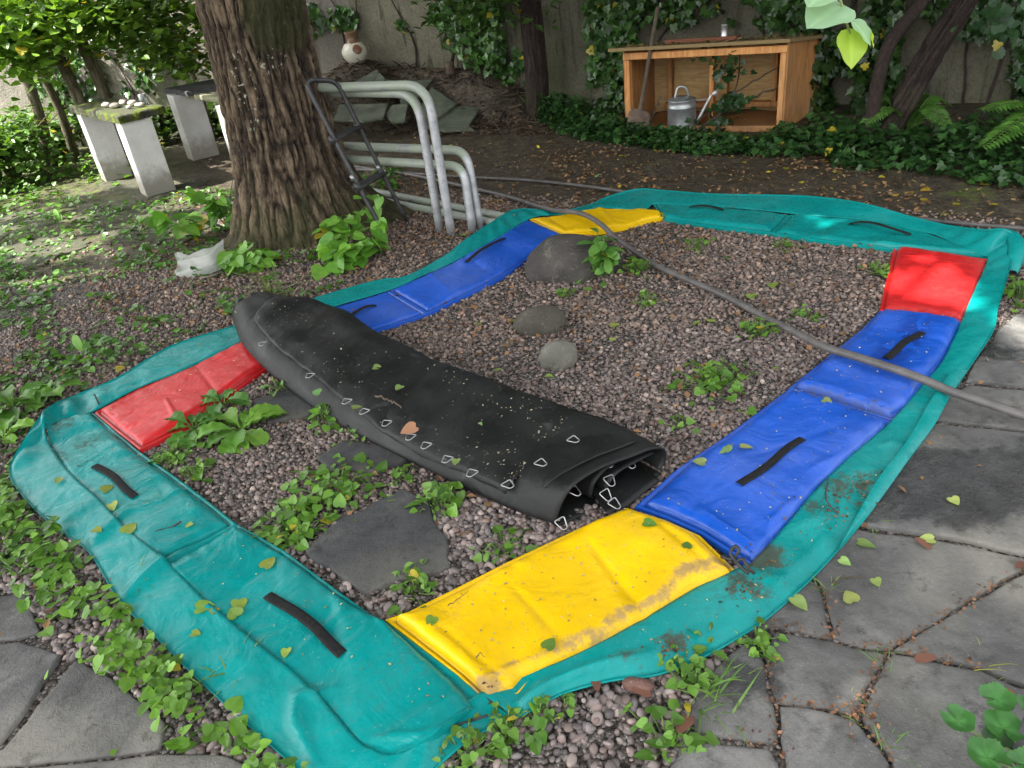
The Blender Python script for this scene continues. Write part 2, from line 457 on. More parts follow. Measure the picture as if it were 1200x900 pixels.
def wetness(x, y):
    p1 = G(1090, 570); p2 = G(960, 610); p3 = G(880, 800)
    w = 1.0 * np.exp(-(((x - p1[0]) / .55)**2 + ((y - p1[1]) / .22)**2)) + .6 * np.exp(-(((x - p3[0]) / .12)**2 + ((y - p3[1]) / .12)**2)) + .5 * np.exp(-(((x - 1.9) / .4)**2 + ((y - 2.5) / .25)**2))
    return np.clip(w, 0, 1)
m = M()
for i, s in enumerate(RIGHT_STONES): slab(m, inset(GP(s), .004), -.03, .010 + .003 * (i % 3), .72 + .28 * rng.random(), wetness, seed=i)
gx_, gy_ = np.meshgrid(np.arange(7) * .62 + .9, np.arange(7) * .62 - 1.0, indexing='ij'); gx_ = gx_ + rng.uniform(-.13, .13, gx_.shape); gy_ = gy_ + rng.uniform(-.13, .13, gy_.shape)
for i in range(6):                      # the paving goes on beyond the right and lower frame edges
    for j in range(6):
        Q = np.array([(gx_[a, b], gy_[a, b]) for a, b in ((i, j), (i + 1, j), (i + 1, j + 1), (i, j + 1))])
        if not any(inpoly(*Q.mean(0), GP(s)) for s in RIGHT_STONES) and Q[:, 0].min() + .9 * Q[:, 1].min() * 0 > (.95 if j < 3 else 1.95): slab(m, inset(Q, .01), -.03, .002, .72 + .28 * rng.random(), .0, seed=100 + i * 7 + j)
struct(obj('paving', m, FLAG, origin=(1.2, 1.6, 0)))
m = M()
for i, s in enumerate(LEFT_STONES): slab(m, inset(GP(s), .008), -.03, .012 + .004 * (i % 2), .7 + .3 * rng.random(), .0, seed=20 + i)
struct(obj('paving', m, FLAG, origin=(-1.4, 1.4, 0)))
labs = ['large dark flat stepping stone in the gravel between green and yellow pads', 'small dark flat stone half under the edge of the folded black mat', 'dark flat stone behind the broad leaved plant near the red pad']
for i, s in enumerate(STEP_STONES):
    m = M(); slab(m, GP(s), -.02, .022, .9, .1, jit=.012, seed=40 + i)
    tag(obj('stepping_stone', m, DARKSTONE), labs[i], 'stepping stone', 'flat stones set in the gravel')
# half buried path stones at far left
MOSSY = simple('mossy_path_stone', (.028, .038, .013), (.068, .06, .04), 9, .95, .8, 40, .02)
pst = [[(-150,262),(-20,250),(60,245),(75,262),(-10,285),(-150,300)],[(-150,306),(-10,291),(70,268),(120,282),(60,312),(-150,345)],[(85,240),(150,232),(215,240),(170,262),(90,258)],[(85,265),(165,268),(228,246),(262,262),(220,285),(130,285)],[(100,215),(165,236),(215,232),(250,212),(190,205)]]
m = M()
for i, s in enumerate(pst): slab(m, inset(GP(s), .10), -.03, .006, 1, 0, jit=.05, seed=60 + i)
struct(obj('path', m, MOSSY, origin=(-3, 5.5, 0)))

# ================================================================== gravel
def pebbles():
    import bmesh
    def ico(sub):
        bm = bmesh.new(); bmesh.ops.create_icosphere(bm, subdivisions=sub, radius=1.0)
        bm.verts.index_update()
        V = np.array([v.co[:] for v in bm.verts]); F = np.array([[v.index for v in f.verts] for f in bm.faces]); bm.free(); return V, F
    hi, lo = ico(2), ico(1)
    skip = [GP(s) for s in RIGHT_STONES + LEFT_STONES] + [inset(GP(s), .06) for s in STEP_STONES]
    skip.append(GP([(862,760),(950,680),(985,615),(1050,520),(1110,452),(1180,372),(1330,340),(1400,980),(790,985),(800,850),(830,790)])); skip.append(GP([(-150,690),(32,696),(50,746),(75,772),(130,795),(200,850),(196,880),(272,888),(300,960),(-150,1000)]))
    skip.append(GP([(112,488),(60,490),(20,553),(100,640),(300,850),(420,990),(521,890),(590,832),(570,812),(446,722),(277,613)]))
    skip.append(GP([(575,830),(870,672),(1045,500),(1130,380),(1165,300),(1050,275),(780,240),(700,240),(622,256),(470,330),(393,352),(388,344),(480,322),(545,285),(605,248),(690,240),(750,222),(940,230),(1060,252),(1150,270),(1188,282),(1178,328),(1164,388),(1114,464),(1040,572),(955,676),(868,748),(767,794),(660,816),(600,845)]))
    skip.append(GP([(452,727),(575,815),(660,780),(868,675),(733,598)]))
    skip.append(GP([(750,594),(868,670),(1040,510),(1130,376),(1160,305),(1050,292),(1034,362),(925,452)]))
    skip.append(GP([(300,420),(420,500),(655,615),(765,535),(600,462),(440,395),(320,365)]))
    m = M(); out = []
    def band(x0, x1, y0, y1, dens, size, tpl, keep=1.0, warm=0.0):
        n = int((x1 - x0) * (y1 - y0) * dens)
        x = x0 + (x1 - x0) * rng.random(n); y = y0 + (y1 - y0) * rng.random(n)
        d = np.stack([x, y, np.zeros(n)], 1) - np.array([0, 0, CAM_H])
        z = d @ _fw; px = 600 + FPX * (d @ _rt) / z; py = 450 - FPX * (d @ _up) / z
        ok = (z > .2) & (px > -120) & (px < 1320) & (py < 1000)
        s = ((x + 1) * 2.5 + (y - 5.9) * 3.8) / 4.55
        p = (1 - sm(-.1, .45, s))
        pn = fbm(x * 2.2, y * 2.2, 5)
        left = sm(-1.2, -2.4, x + .3 * (y - 3))
        p = p * (1 - left * .75 * sm(.42, .6, pn)) * (1 - .6 * sm(.55, .68, fbm(x * 4, y * 4, 8)))
        p = np.where((x < -1.9) & (y > 5.0), p * .12, p)
        p = np.where((x < -2.6) & (y > 4.4), p * .3, p)
        ok &= rng.random(n) < p * keep
        for q in skip: ok &= ~inpoly(x, y, q)
        x, y = x[ok], y[ok]; k = len(x)
        T, F = tpl
        r = size * np.exp(np.clip(.30 * rng.standard_normal(k), -.7, .55))
        sc = np.stack([r * (1 + .35 * rng.random(k)), r * (.8 + .25 * rng.random(k)), r * (.5 + .25 * rng.random(k))], 1)
        a = rng.random(k) * 2 * np.pi; b = .5 * rng.standard_normal(k); c = .5 * rng.standard_normal(k)
        # lumpy unit stones
        U = T[None] * (1 + .16 * (np.sin(T[None] * 2.3 + rng.random((k, 1, 3)) * 6.28)))
        W = U * sc[:, None]
        Y2 = W[..., 1] * np.cos(b)[:, None] - W[..., 2] * np.sin(b)[:, None]; Z2 = W[..., 1] * np.sin(b)[:, None] + W[..., 2] * np.cos(b)[:, None]
        X3 = W[..., 0] * np.cos(c)[:, None] + Z2 * np.sin(c)[:, None]; Z3 = -W[..., 0] * np.sin(c)[:, None] + Z2 * np.cos(c)[:, None]
        X4 = X3 * np.cos(a)[:, None] - Y2 * np.sin(a)[:, None]; Y4 = X3 * np.sin(a)[:, None] + Y2 * np.cos(a)[:, None]
        z0 = H(x, y) + r * (.1 + .9 * rng.random(k)**2)
        V = np.stack([X4 + x[:, None], Y4 + y[:, None], Z3 + z0[:, None]], -1)
        FF = (F[None] + (np.arange(k) * len(T))[:, None, None]).reshape(-1, 3)
        pal = np.array([(.10, .092, .09), (.15, .135, .13), (.20, .18, .172), (.24, .20, .185), (.13, .10, .09), (.30, .27, .25), (.17, .165, .165), (.36, .33, .305), (.26, .19, .15)])
        pr = np.array([.2, .22, .18, .12, .08, .09, .08, .02, .01]); 
        C = np.array((1.09 + .13 * warm, .985, .95 - .14 * warm)) * (1 - .12 * warm) * pal[rng.choice(len(pal), k, p=pr / pr.sum())] * (.66 + .5 * rng.random((k, 1)))
        m.add(V.reshape(-1, 3), FF, np.repeat(C, len(T), 0)); out.append(k)
    band(-1.9, 1.4, .95, 2.0, 7200, .0084, hi)
    band(-2.4, 2.3, 2.0, 3.0, 7000, .0074, lo, warm=.3)
    band(-3.2, 2.8, 3.0, 4.2, 4800, .0082, lo, warm=.7)
    band(-4.4, 2.6, 4.2, 6.0, 2900, .0092, lo, warm=1.0)
    t = NT('pebble'); n = t.noise(90, 3)
    c = t.mix(1.0, t.attr(), t.mix(n, (.75, .75, .75), (1.2, 1.2, 1.2)), 'MULTIPLY')
    t.base(c, t.map(t.noise(3, 3), .35, .65, .45, .75), .5)
    o = obj('gravel', m, t.m, origin=(0, 0, 0)); o['kind'] = 'stuff'; o['label'] = 'small grey and brown pebbles covering the bed'
    print('pebbles', sum(out))
pebbles()

# ================================================================== walls
W0 = np.array([0.77, 8.45]); WD = unit(np.array([.842, -.54])); WN = np.array([-.54, -.842]); WN = WN / np.linalg.norm(WN)
def wp(t, z, off=0.0):
    q = W0 + WD * t + WN * off; return np.array([q[0], q[1], z])
def wall_mat(name, c1, c2, streak):
    t = NT(name); n1 = t.noise(1.6, 6, .6); n2 = t.noise(45, 5, .7); n3 = t.noise(5, 5)
    c = t.mix(t.map(n1, .3, .7), c1, c2)
    c = t.mix(t.map(n2, .42, .66, 0, .5), c, tuple(q * .55 for q in c1))
    sc = t.scaled(5.5, 5.5, .5)
    st = t.math('MULTIPLY', t.map(t.noise(2.2, 4, .6, .3, co=sc), .52, .66), t.map(n3, .3, .6))
    c = t.mix(t.math('MULTIPLY', st, streak), c, (.035, .038, .022))
    c = t.mix(t.map(t.noise(.9, 5), .5, .68, 0, .55), c, (.10, .12, .05))
    t.base(c, .92, .25); b = t.bump(n2, .8, .02); t.bump(n3, .4, .03, b)
    return t.m
m = M()
tt = np.linspace(-2.45, 9.5, 90); zz = np.linspace(-.1, 3.4, 40)
V = np.array([[wp(t, z, .02 * (float(vn(t * 2, z * 2)) - .5)) for z in zz] for t in tt]); m.grid(V, flip=True)
Vb = np.array([[wp(t, z, -.25) for z in (-.1, 3.4)] for t in (-2.45, 9.5)]); m.grid(Vb)
a, b_, c_, d_ = wp(-2.45, 3.4, .0), wp(9.5, 3.4, .0), wp(9.5, 3.4, -.25), wp(-2.45, 3.4, -.25)
m.add([a, b_, c_, d_], [[0, 1, 2, 3]])
tag(obj('garden_wall', m, wall_mat('rough_wall', (.105, .10, .07), (.20, .19, .138), .9)), 'rough grey green stained masonry wall behind the shed and the dark trees', 'wall')
m = M(); cor = wp(-2.45, 0, -.02)
LW = lambda s, z, off=0.0: np.array([cor[0] - s, cor[1] + .10 * s - off, z])
V = np.array([[LW(s, z, .02 * (float(vn(s * 2, z * 2, 5)) - .5)) for z in zz] for s in np.linspace(-.05, 12, 80)]); m.grid(V)
V = np.array([[LW(s, z, -.25) for z in (-.1, 3.4)] for s in (-.05, 12)]); m.grid(V, flip=True)
m.add([LW(-.05, 3.4), LW(12, 3.4), LW(12, 3.4, -.25), LW(-.05, 3.4, -.25)], [[0, 3, 2, 1]])
tag(obj('garden_wall', m, wall_mat('pale_wall', (.25, .23, .195), (.34, .31, .265), .35)), 'pale plastered wall behind the ceramic jug and the stone tables', 'wall')

# ================================================================== trees
def bark_mat(name, c1, c2, c3, moss=.3, vs=1.0):
    t = NT(name); a = t.attr(); rid = t.chan(a, 0); ms = t.chan(a, 1)
    co = t.scaled(12 * vs, 12 * vs, 5 * vs); n1 = t.noise(3, 6, .7, .8, co=co); n2 = t.noise(50, 4)
    f = t.math('ADD', t.math('MULTIPLY', rid, .7), t.math('MULTIPLY', t.map(n1, .25, .75), .38))
    c = t.ramp(f, [(.22, c1), (.5, c2), (.85, c3)])
    c = t.mix(t.map(n2, .6, .75, 0, .35), c, tuple(q * 1.25 for q in c3))
    mm = t.map(t.math('ADD', ms, t.math('SUBTRACT', t.noise(7, 5), .5)), .45, .8, 0, moss)
    c = t.mix(mm, c, (.05, .06, .018))
    li = t.math('MULTIPLY', t.map(t.noise(38, 3), .61, .66), t.map(t.chan(a, 2), .3, .7))
    c = t.mix(li, c, (.42, .44, .33))
    t.base(c, .9, .3); b = t.bump(n1, 1.0, .03); t.bump(n2, .5, .008, b)
    return t.m
BARK = bark_mat('furrowed_bark', (.010, .007, .005), (.080, .057, .037), (.25, .185, .12), .5)
BARK2 = bark_mat('dark_bark', (.014, .010, .009), (.038, .026, .022), (.075, .055, .046), .3, 1.6)
BARK3 = bark_mat('sapling_bark', (.06, .05, .03), (.14, .12, .075), (.24, .21, .14), .7, 2.0)

def trunk_mesh(path, radii, nr, na, furrow=.03, seed=0, flare=None, freq=9, burl=None, lich=None):
    P = crm(path, nr); rr = np.interp(np.linspace(0, 1, nr), np.linspace(0, 1, len(radii)), radii)
    an = np.linspace(0, 2 * np.pi, na + 1); A, K = np.meshgrid(an, np.arange(nr)); Zl = P[K.ravel().reshape(K.shape), 2]
    ca, sa = np.cos(A), np.sin(A)
    # furrows: noise stretched along the stem, periodic round it
    w = .5 * (vn(ca * 2 + seed, sa * 2, Zl * 3) - .5)
    q = freq
    r1 = np.abs(2 * vn(ca * q + w * 3 + seed, sa * q + w * 3, Zl * 5.5) - 1); r2 = np.abs(2 * vn(ca * q * 2.1 + 3, sa * q * 2.1, Zl * 15 + seed) - 1)
    ridge = np.clip(r1 * 1.5, 0, 1)**.8 * .6 + r2 * .4
    big = fbm(ca * 1.6 + seed, sa * 1.6, Zl * 1.2) - .5
    RR = rr[:, None] * (1 + .14 * big) + furrow * (ridge - .5)
    if flare is not None: RR = RR + flare(A, Zl)
    ex = np.zeros_like(RR)
    if burl:
        for (ba, bz, bw, bh, amp) in burl:
            da = np.angle(np.exp(1j * (A - ba))); g_ = np.exp(-(da / bw)**4 - ((Zl - bz) / bh)**4); RR = RR + amp * g_; ex = ex + g_
    X = P[:, 0][:, None] + RR * ca; Y = P[:, 1][:, None] + RR * sa
    col = np.stack([ridge * (1 - .75 * np.clip(ex, 0, 1)), np.clip(.25 + .9 * np.clip(ex, 0, 1) + .5 * sm(.7, .0, Zl) + .25 * (fbm(ca * 2, sa * 2, Zl * 2) - .3), 0, 1), np.zeros_like(ridge)], -1)
    if lich:
        for (ba, bz, bw, bh) in lich: col[..., 2] = np.maximum(col[..., 2], np.exp(-(np.angle(np.exp(1j * (A - ba))) / bw)**2 - ((Zl - bz) / bh)**2))
    return np.stack([X, Y, Zl], -1), col

TC = np.array([-1.335, 5.35])
def big_tree():
    root = thing('tree', 'thick furrowed tree trunk with dark burl, leaning beside the metal frames', 'tree', (TC[0], TC[1], 0))
    def flare(A, Z):
        e = np.exp(-np.maximum(Z, 0) / .2)
        lob = .55 + .45 * np.cos(3 * A + 1.2) + .3 * np.cos(5 * A + .4)
        return e * (.09 + .11 * lob) + .22 * np.exp(-(np.angle(np.exp(1j * (A - .1))) / .42)**2) * np.exp(-np.maximum(Z, 0) / .22)
    path = [(TC[0], TC[1], -.12), (TC[0] - .01, TC[1], .3), (TC[0] - .0, TC[1] + .0, .9), (TC[0] + .03, TC[1] + .02, 1.6), (TC[0] + .12, TC[1] + .08, 2.6), (TC[0] + .2, TC[1] + .2, 4.2)]
    bd = math.atan2(-1, .25)
    V, C = trunk_mesh(path, [.42, .345, .328, .332, .345, .33, .28], 440, 460, .042, 3, flare, 10.5, burl=[(bd + .45, 1.43, .62, .22, .05)], lich=[(bd + .1, 1.15, .35, .1), (bd - .5, 1.0, .3, .3)])
    m = M(); m.grid(V, C, flip=False); obj('trunk', m, BARK, root)
    # limbs and crown over the garden
    top = np.array([TC[0] + .2, TC[1] + .2, 4.1]); m = M(); ends = []
    for k, (dx, dy, dz) in enumerate([(-4.5, -1, 1.6), (-3.5, -4, 1.7), (-1.0, -4.5, 2.2), (-4, 2.5, 2.0), (1.5, 2.5, 2.0), (-2, 1, 3.0), (1.8, -2.0, 2.4)]):
        e = top + np.array([dx, dy, dz]); mid = top + np.array([dx * .45, dy * .45, dz * .7])
        p = crm([top - (0, 0, .5), mid, e], 14); m.tube(p, np.linspace(.17, .03, 14), 8); ends.append((mid, e))
        for q in range(5):
            b0 = mid + (e - mid) * rng.random(); b1 = b0 + rng.standard_normal(3) * (1.0, 1.0, .4)
            m.tube(lin([b0, b1], 4), [.035, .028, .018, .008], 5)
    obj('limbs', m, BARK, root)
    # crown: leaf clumps through a broad volume that shades the garden (dapples come through its gaps)
    n = 5200; P = []
    ctr = np.array([-3.9, 3.7, 5.9])
    q = rng.standard_normal((n * 2, 3)); q = unit(q) * rng.random((n * 2, 1))**.38
    cl = ctr + q[:n] * (5.6, 5.6, 1.5); cl[:330] = np.array([-3.4, 8.9, 5.2]) + q[:330] * (1.7, 1.3, .7)  # extra unseen clumps, added to keep sun off the wall by the jug
    k = 15
    PP = (cl[:, None, :] + .34 * rng.standard_normal((n, k, 3)) * (1, 1, .6)).reshape(-1, 3)
    # keep gaps where the photo shows sun flecks: along the sun's rays to those spots
    T_ = PP[:, 2] / SUN_DIR[2]; gx = PP[:, 0] - SUN_DIR[0] * T_; gy = PP[:, 1] - SUN_DIR[1] * T_
    keep = np.ones(len(PP), bool)
    spots = [(1078,342,.01,.19),(1124,330,.0,.17),(1092,306,.0,.14),(1150,366,.03,.15),(1205,392,.08,.12),(962,264,.03,.14),(1012,272,.0,.09),
             (70,280,.10,.13),(95,270,.05,.12),(30,300,.08,.13),(60,256,.04,.12),(142,272,.04,.12),(172,258,.05,.12),(15,268,.06,.12),(108,255,.03,.12),(230,262,.05,.12),(75,302,.04,.12),(130,330,.03,.12),(58,338,.03,.12),(120,290,.02,.12),
             (620,207,.06,.13),(280,212,.06,.12),(640,590,.0,0),(-40,280,.2,.1),(-20,150,.6,0),(20,150,.6,0),(60,180,.4,0)]
    for (px, py, r, mg) in spots:
        c = G(px, py); keep &= (gx - c[0])**2 + (gy - c[1])**2 > (r + mg)**2
    keep &= ~((gx < -1.9) & (gy > 4.6) & (fbm(gx * 2.6, gy * 2.6, 5) > .51)); keep &= ~((gx < -2.0) & (gy > 7.5) & (rng.random(len(gx)) < .82))
    PP = PP[keep]; kk = len(PP)
    m = M(); leaves(m, PP, rdir(kk, -.2), rnorm(kk, .45), .15 + .07 * rng.random(kk), SIMP, greens(kk, (.03, .075, .012), (.07, .14, .02)))
    obj('crown', m, CANOPY, root, smooth=False)
    return root
big_tree()

def crown_mesh(cs, n, size, a, b, yellow=.01, tpl=SIMP, spread=.25, up=-.2):
    m = M()
    for (c, r, w) in cs:
        k = int(n * w); q = unit(rng.standard_normal((k // 9 + 1, 3))) * rng.random((k // 9 + 1, 1))**.4
        P = (np.array(c) + q * r)[:, None, :] + spread * rng.standard_normal((k // 9 + 1, 9, 3)) * (1, 1, .6); P = P.reshape(-1, 3); kk = len(P)
        leaves(m, P, rdir(kk, up), rnorm(kk, .5), size * (.7 + .6 * rng.random(kk)), tpl, greens(kk, a, b, yellow))
    return m
# dark upright tree against the wall
def wall_trees():
    b = np.array([.66, 8.2, 0]); r = thing('tree', 'dark upright ivy clad tree trunk standing against the wall left of the shed', 'tree', b)
    V, C = trunk_mesh([b - (0, 0, .1), b + (.02, 0, .7), b + (.0, .02, 1.5), b + (-.05, .05, 3.4)], [.13, .115, .11, .10, .09], 120, 70, .016, 11, freq=6)
    m = M(); m.grid(V, C); obj('trunk', m, BARK2, r)
    obj('crown', crown_mesh([(b + (-.2, -.3, 3.6), (2.4, 2.0, .9), 2.6), (b + (-.45, -.25, 1.25), (.5, .18, .28), .10)], 5200, .11, (.03, .07, .012), (.07, .15, .02), .02), CANOPY, r, smooth=False)  # high leaf mass is out of view, enlarged to shade the back
    b = G(1012, 178); top = RY(1105, 40, 5.55); top2 = RY(1175, -60, 5.7)
    r = thing('tree', 'dark twisted tree trunk leaning to the right out of the ivy', 'tree', b)
    t3 = top2 + (top2 - top) * 1.6
    V, C = trunk_mesh([b - (0, 0, .1), b + (top - b) * .45 + (0.03, 0, -.03), top, top2, t3], [.12, .098, .09, .086, .082, .07], 160, 80, .022, 23, freq=5)
    m = M(); m.grid(V, C); obj('trunk', m, BARK2, r)
    m = M(); p0 = b + (.02, .0, .12); p1 = RY(1020, 60, 5.5); p2 = RY(1090, -10, 5.6)
    m.tube(crm([p0, p1 + (.12, 0, 0), p2, p2 + (.3, .1, .5)], 26), np.linspace(.05, .04, 26), 9); obj('stem', m, BARK2, r)
    obj('crown', crown_mesh([(t3 + (-.3, -.2, .6), (2.8, 2.4, .9), 3)], 4200, .12, (.03, .07, .012), (.07, .14, .02)), CANOPY, r, smooth=False)  # unseen crown, spread wide to cut sky light over the back
wall_trees()

# saplings and shrubs at the far left
def sapling(p0, p1, Y, rad, lab, crown, tone=1.0):
    b = RY(*p0, Y); b[2] = 0; t = RY(*p1, Y - .2)
    r = thing('sapling', lab, 'tree', b, 'slim trees at the left wall')
    e = t + (t - b) * .9
    V, C = trunk_mesh([b - (0, 0, .05), b + (t - b) * .5 + (.04, 0, 0), t, e], [rad * 1.15, rad, rad * .9, rad * .7], 60, 26, rad * .12, int(p0[0]), freq=3)
    m = M(); m.grid(V, C); obj('trunk', m, BARK3, r)
    m = M()
    for c, rr, w in crown:
        for q in range(4): m.tube(crm([t + (e - t) * .2 * q, (t + e) / 2 * .5 + np.array(c) * .5, np.array(c) + rng.standard_normal(3) * np.array(rr) * .5], 8), np.linspace(rad * .35, rad * .08, 8), 5)
    obj('branches', m, BARK3, r)
    obj('crown', crown_mesh([(c_, (r_[0] * 1.15, r_[1] * 1.2, r_[2] * 1.9), w_ * .42) for c_, r_, w_ in crown], 1500, .085, np.array((.06, .13, .014)) * tone, np.array((.17, .30, .035)) * tone, .015, HEART, .16), LEAF, r, smooth=False)
sapling((30, 125), (5, 20), 8.9, .055, 'slim pale trunk at the far left edge with bright leaves', [(RY(5, 25, 8.4), (.45, .4, .2), 1.0), (RY(20, 60, 8.5), (.35, .3, .15), .4)], 1.35)
sapling((90, 122), (62, 50), 8.9, .06, 'slim pale tree trunk second from the left edge', [(RY(70, 15, 8.3), (.5, .4, .16), 1.0)], 1.2)
sapling((121, 115), (82, 18), 9.0, .065, 'straight pale trunk rising right behind the mossy table', [(RY(120, 8, 8.4), (.55, .4, .14), 1.0)])
sapling((60, 118), (42, 70), 9.2, .045, 'short dark leaning stem between the two pale trunks', [(RY(40, 45, 8.6), (.4, .3, .16), .5)], 1.1)
sapling((232, 105), (205, 40), 9.3, .025, 'thin leafy stem against the pale wall beside the big tree', [(RY(190, 22, 8.6), (.65, .4, .16), 1.3), (RY(215, 62, 8.8), (.35, .3, .1), .35)], .9)
def shrub(px, py, rad, h, n, lab, tone=1.0, size=.07):
    b = G(px, py); r = thing('shrub', lab, 'shrub', b, 'leafy shrubs at the left wall')
    m = M()
    for q in range(9):
        e = b + np.array([rng.normal(0, rad * .6), rng.normal(0, rad * .6), h * (.6 + .4 * rng.random())])
        m.tube(crm([b, (b + e) / 2 + (0, 0, .1), e], 6), np.linspace(.012, .004, 6), 4)
    obj('stem', m, BARK3, r)
    k = n; q = unit(rng.standard_normal((k, 3))) * rng.random((k, 1))**.5; P = b + np.array([0, 0, h * .5]) + q * (rad, rad, h * .5)
    P[:, 2] = np.maximum(P[:, 2], .02) * (1 + .12 * rng.standard_normal(k))
    m = M(); leaves(m, P, rdir(k, -.1), rnorm(k, .45), size * (.7 + .6 * rng.random(k)), HEART, greens(k, np.array((.035, .09, .012)) * tone, np.array((.10, .20, .025)) * tone, .01))
    obj('foliage', m, LEAF, r, smooth=False)
for a in [(-60, 235, .7, .8, 1100, 'bright bushy shrub at the far left edge below the trees', 1.3), (20, 215, .6, .75, 1100, 'leafy green shrub below the leftmost pale trunk', 1.15),
          (62, 188, .5, .6, 900, 'low leafy shrub touching the left pillar of the mossy table', 1.0), (105, 165, .5, .5, 700, 'dark leafy shrub behind the mossy table', .7), (195, 168, .35, .45, 500, 'dark leafy bush between the two stone tables', .5), (258, 160, .3, .4, 350, 'dark bush behind the second stone table', .45)]: shrub(*a)

# ivy on the walls
def ivy(cl, lab, vines, size=.075, dark=1.0, wallf=wp, yellow=.012, dirn=None):
    b = wallf(cl[0][0], 0, .05); r = thing('climbing_ivy', lab, 'ivy', (b[0], b[1], 0), 'ivy climbing the garden walls')
    nrm = np.array([WN[0], WN[1], 0]) if wallf is wp else np.array([.1, -1, 0])
    m = M()
    for (t, z, rt_, rz, n, off) in cl:
        n = int(n * (1.55 if wallf is wp and t > .5 else 1)); k = n; q = unit(rng.standard_normal((k, 2))) * rng.random((k, 1))**.55
        tt = t + q[:, 0] * rt_; z2 = z + q[:, 1] * rz
        keep = (fbm(tt * 4, z2 * 4, 2) > (.36 if t > .5 and wallf is wp else .40)) & (z2 > .02); tt, z2 = tt[keep], z2[keep]; k = len(tt)
        oo = .03 + off * rng.random(k)**1.5
        P = np.array([wallf(a, c, o) for a, c, o in zip(tt, z2, oo)])
        D = unit(np.array([0, 0, -.8]) + .6 * rng.standard_normal((k, 3)))
        N = unit(nrm + np.array([0, 0, .45]) + .4 * rng.standard_normal((k, 3)))
        leaves(m, P, D, N, size * (.6 + .7 * rng.random(k)), IVYL, greens(k, np.array((.018, .05, .012)) * dark, np.array((.05, .12, .022)) * dark, yellow))
    obj('foliage', m, IVYM, r, smooth=False)
    m = M()
    for v in vines:
        p = crm([wallf(t, z, .02) for t, z in v], 24); p += .005 * rng.standard_normal(p.shape); m.tube(p, np.linspace(.011, .005, 24), 6, (.85, 0, 0))
    if vines: obj('stem', m, BARK2, r)
ivy([(-.62, .95, .42, .5, 1100, .25), (-.35, .35, .25, .4, 350, .12)], 'leafy ivy covering the wall left of the upright trunk', [[(-.7, .0), (-.6, .6), (-.75, 1.5)], [(-.3, 0), (-.45, .7), (-.4, 1.6)]], dark=1.6)
ivy([(.85, .65, .26, .8, 1000, .2)], 'dense ivy on the wall just left of the shed', [[(.75, 0), (.85, .7), (.8, 1.6)], [(.98, 0), (.92, 1.5)]], dark=1.2)
ivy([(1.9, 1.1, 1.15, .32, 1700, .3), (2.3, .9, .5, .2, 300, .3)], 'ivy hanging on the wall above the shed roof', [[(1.2, .5), (1.5, 1.0), (1.6, 1.8)], [(2.3, .5), (2.2, 1.2), (2.5, 1.8)]], dark=.9)
ivy([(3.0, .55, .42, .75, 1700, .35), (3.25, .15, .3, .25, 500, .4)], 'dark ivy mass on the wall right of the shed', [[(2.85, 0), (3.0, .8), (3.2, 1.6)], [(3.3, 0), (3.25, .9), (3.45, 1.7)]], dark=.75)
ivy([(4.15, .95, .65, .42, 1500, .3), (4.65, .35, .4, .45, 900, .35), (3.65, 1.15, .4, .2, 400, .25)], 'ivy on the wall behind the leaning tree', [[(4.3, 0), (4.2, .7), (4.5, 1.5)], [(3.95, 0), (3.9, .8), (4.2, 1.5)]], dark=.8)
ivy([(5.6, .8, .7, .9, 1400, .4)], 'ivy on the wall at the far right edge', [[(5.4, 0), (5.5, 1.6)]], size=.085, dark=.9)
ivy([(-1.75, 1.02, .14, .1, 60, .08), (-1.05, 1.05, .25, .12, 160, .12)], 'sparse ivy strands with bare stems on the stained wall above the slates', [[(-1.63, .5), (-1.6, .75), (-1.75, 1.1), (-1.9, 1.4)], [(-1.2, .72), (-1.15, .95), (-1.3, 1.3)], [(-2.35, .95), (-2.3, 1.4)]], dark=1.6)
ivy([(2.6, .95, .7, .45, 480, .12), (3.6, .8, .55, .5, 480, .12), (1.4, .9, .35, .4, 90, .08)], 'scattered ivy leaves on the pale wall left of the big tree', [[(1.9, 0), (2.2, .7), (2.0, 1.5)], [(3.1, 0), (2.9, .6), (3.2, 1.4)], [(3.8, 0), (3.7, 1.3)]], dark=1.2, wallf=LW)
ivy([(.12, 1.08, .22, .14, 90, .1), (.6, 1.1, .3, .2, 160, .12)], 'small ivy sprays above the ceramic jug', [[(.2, .5), (.15, 1.0), (.25, 1.5)]], dark=1.5, wallf=LW)

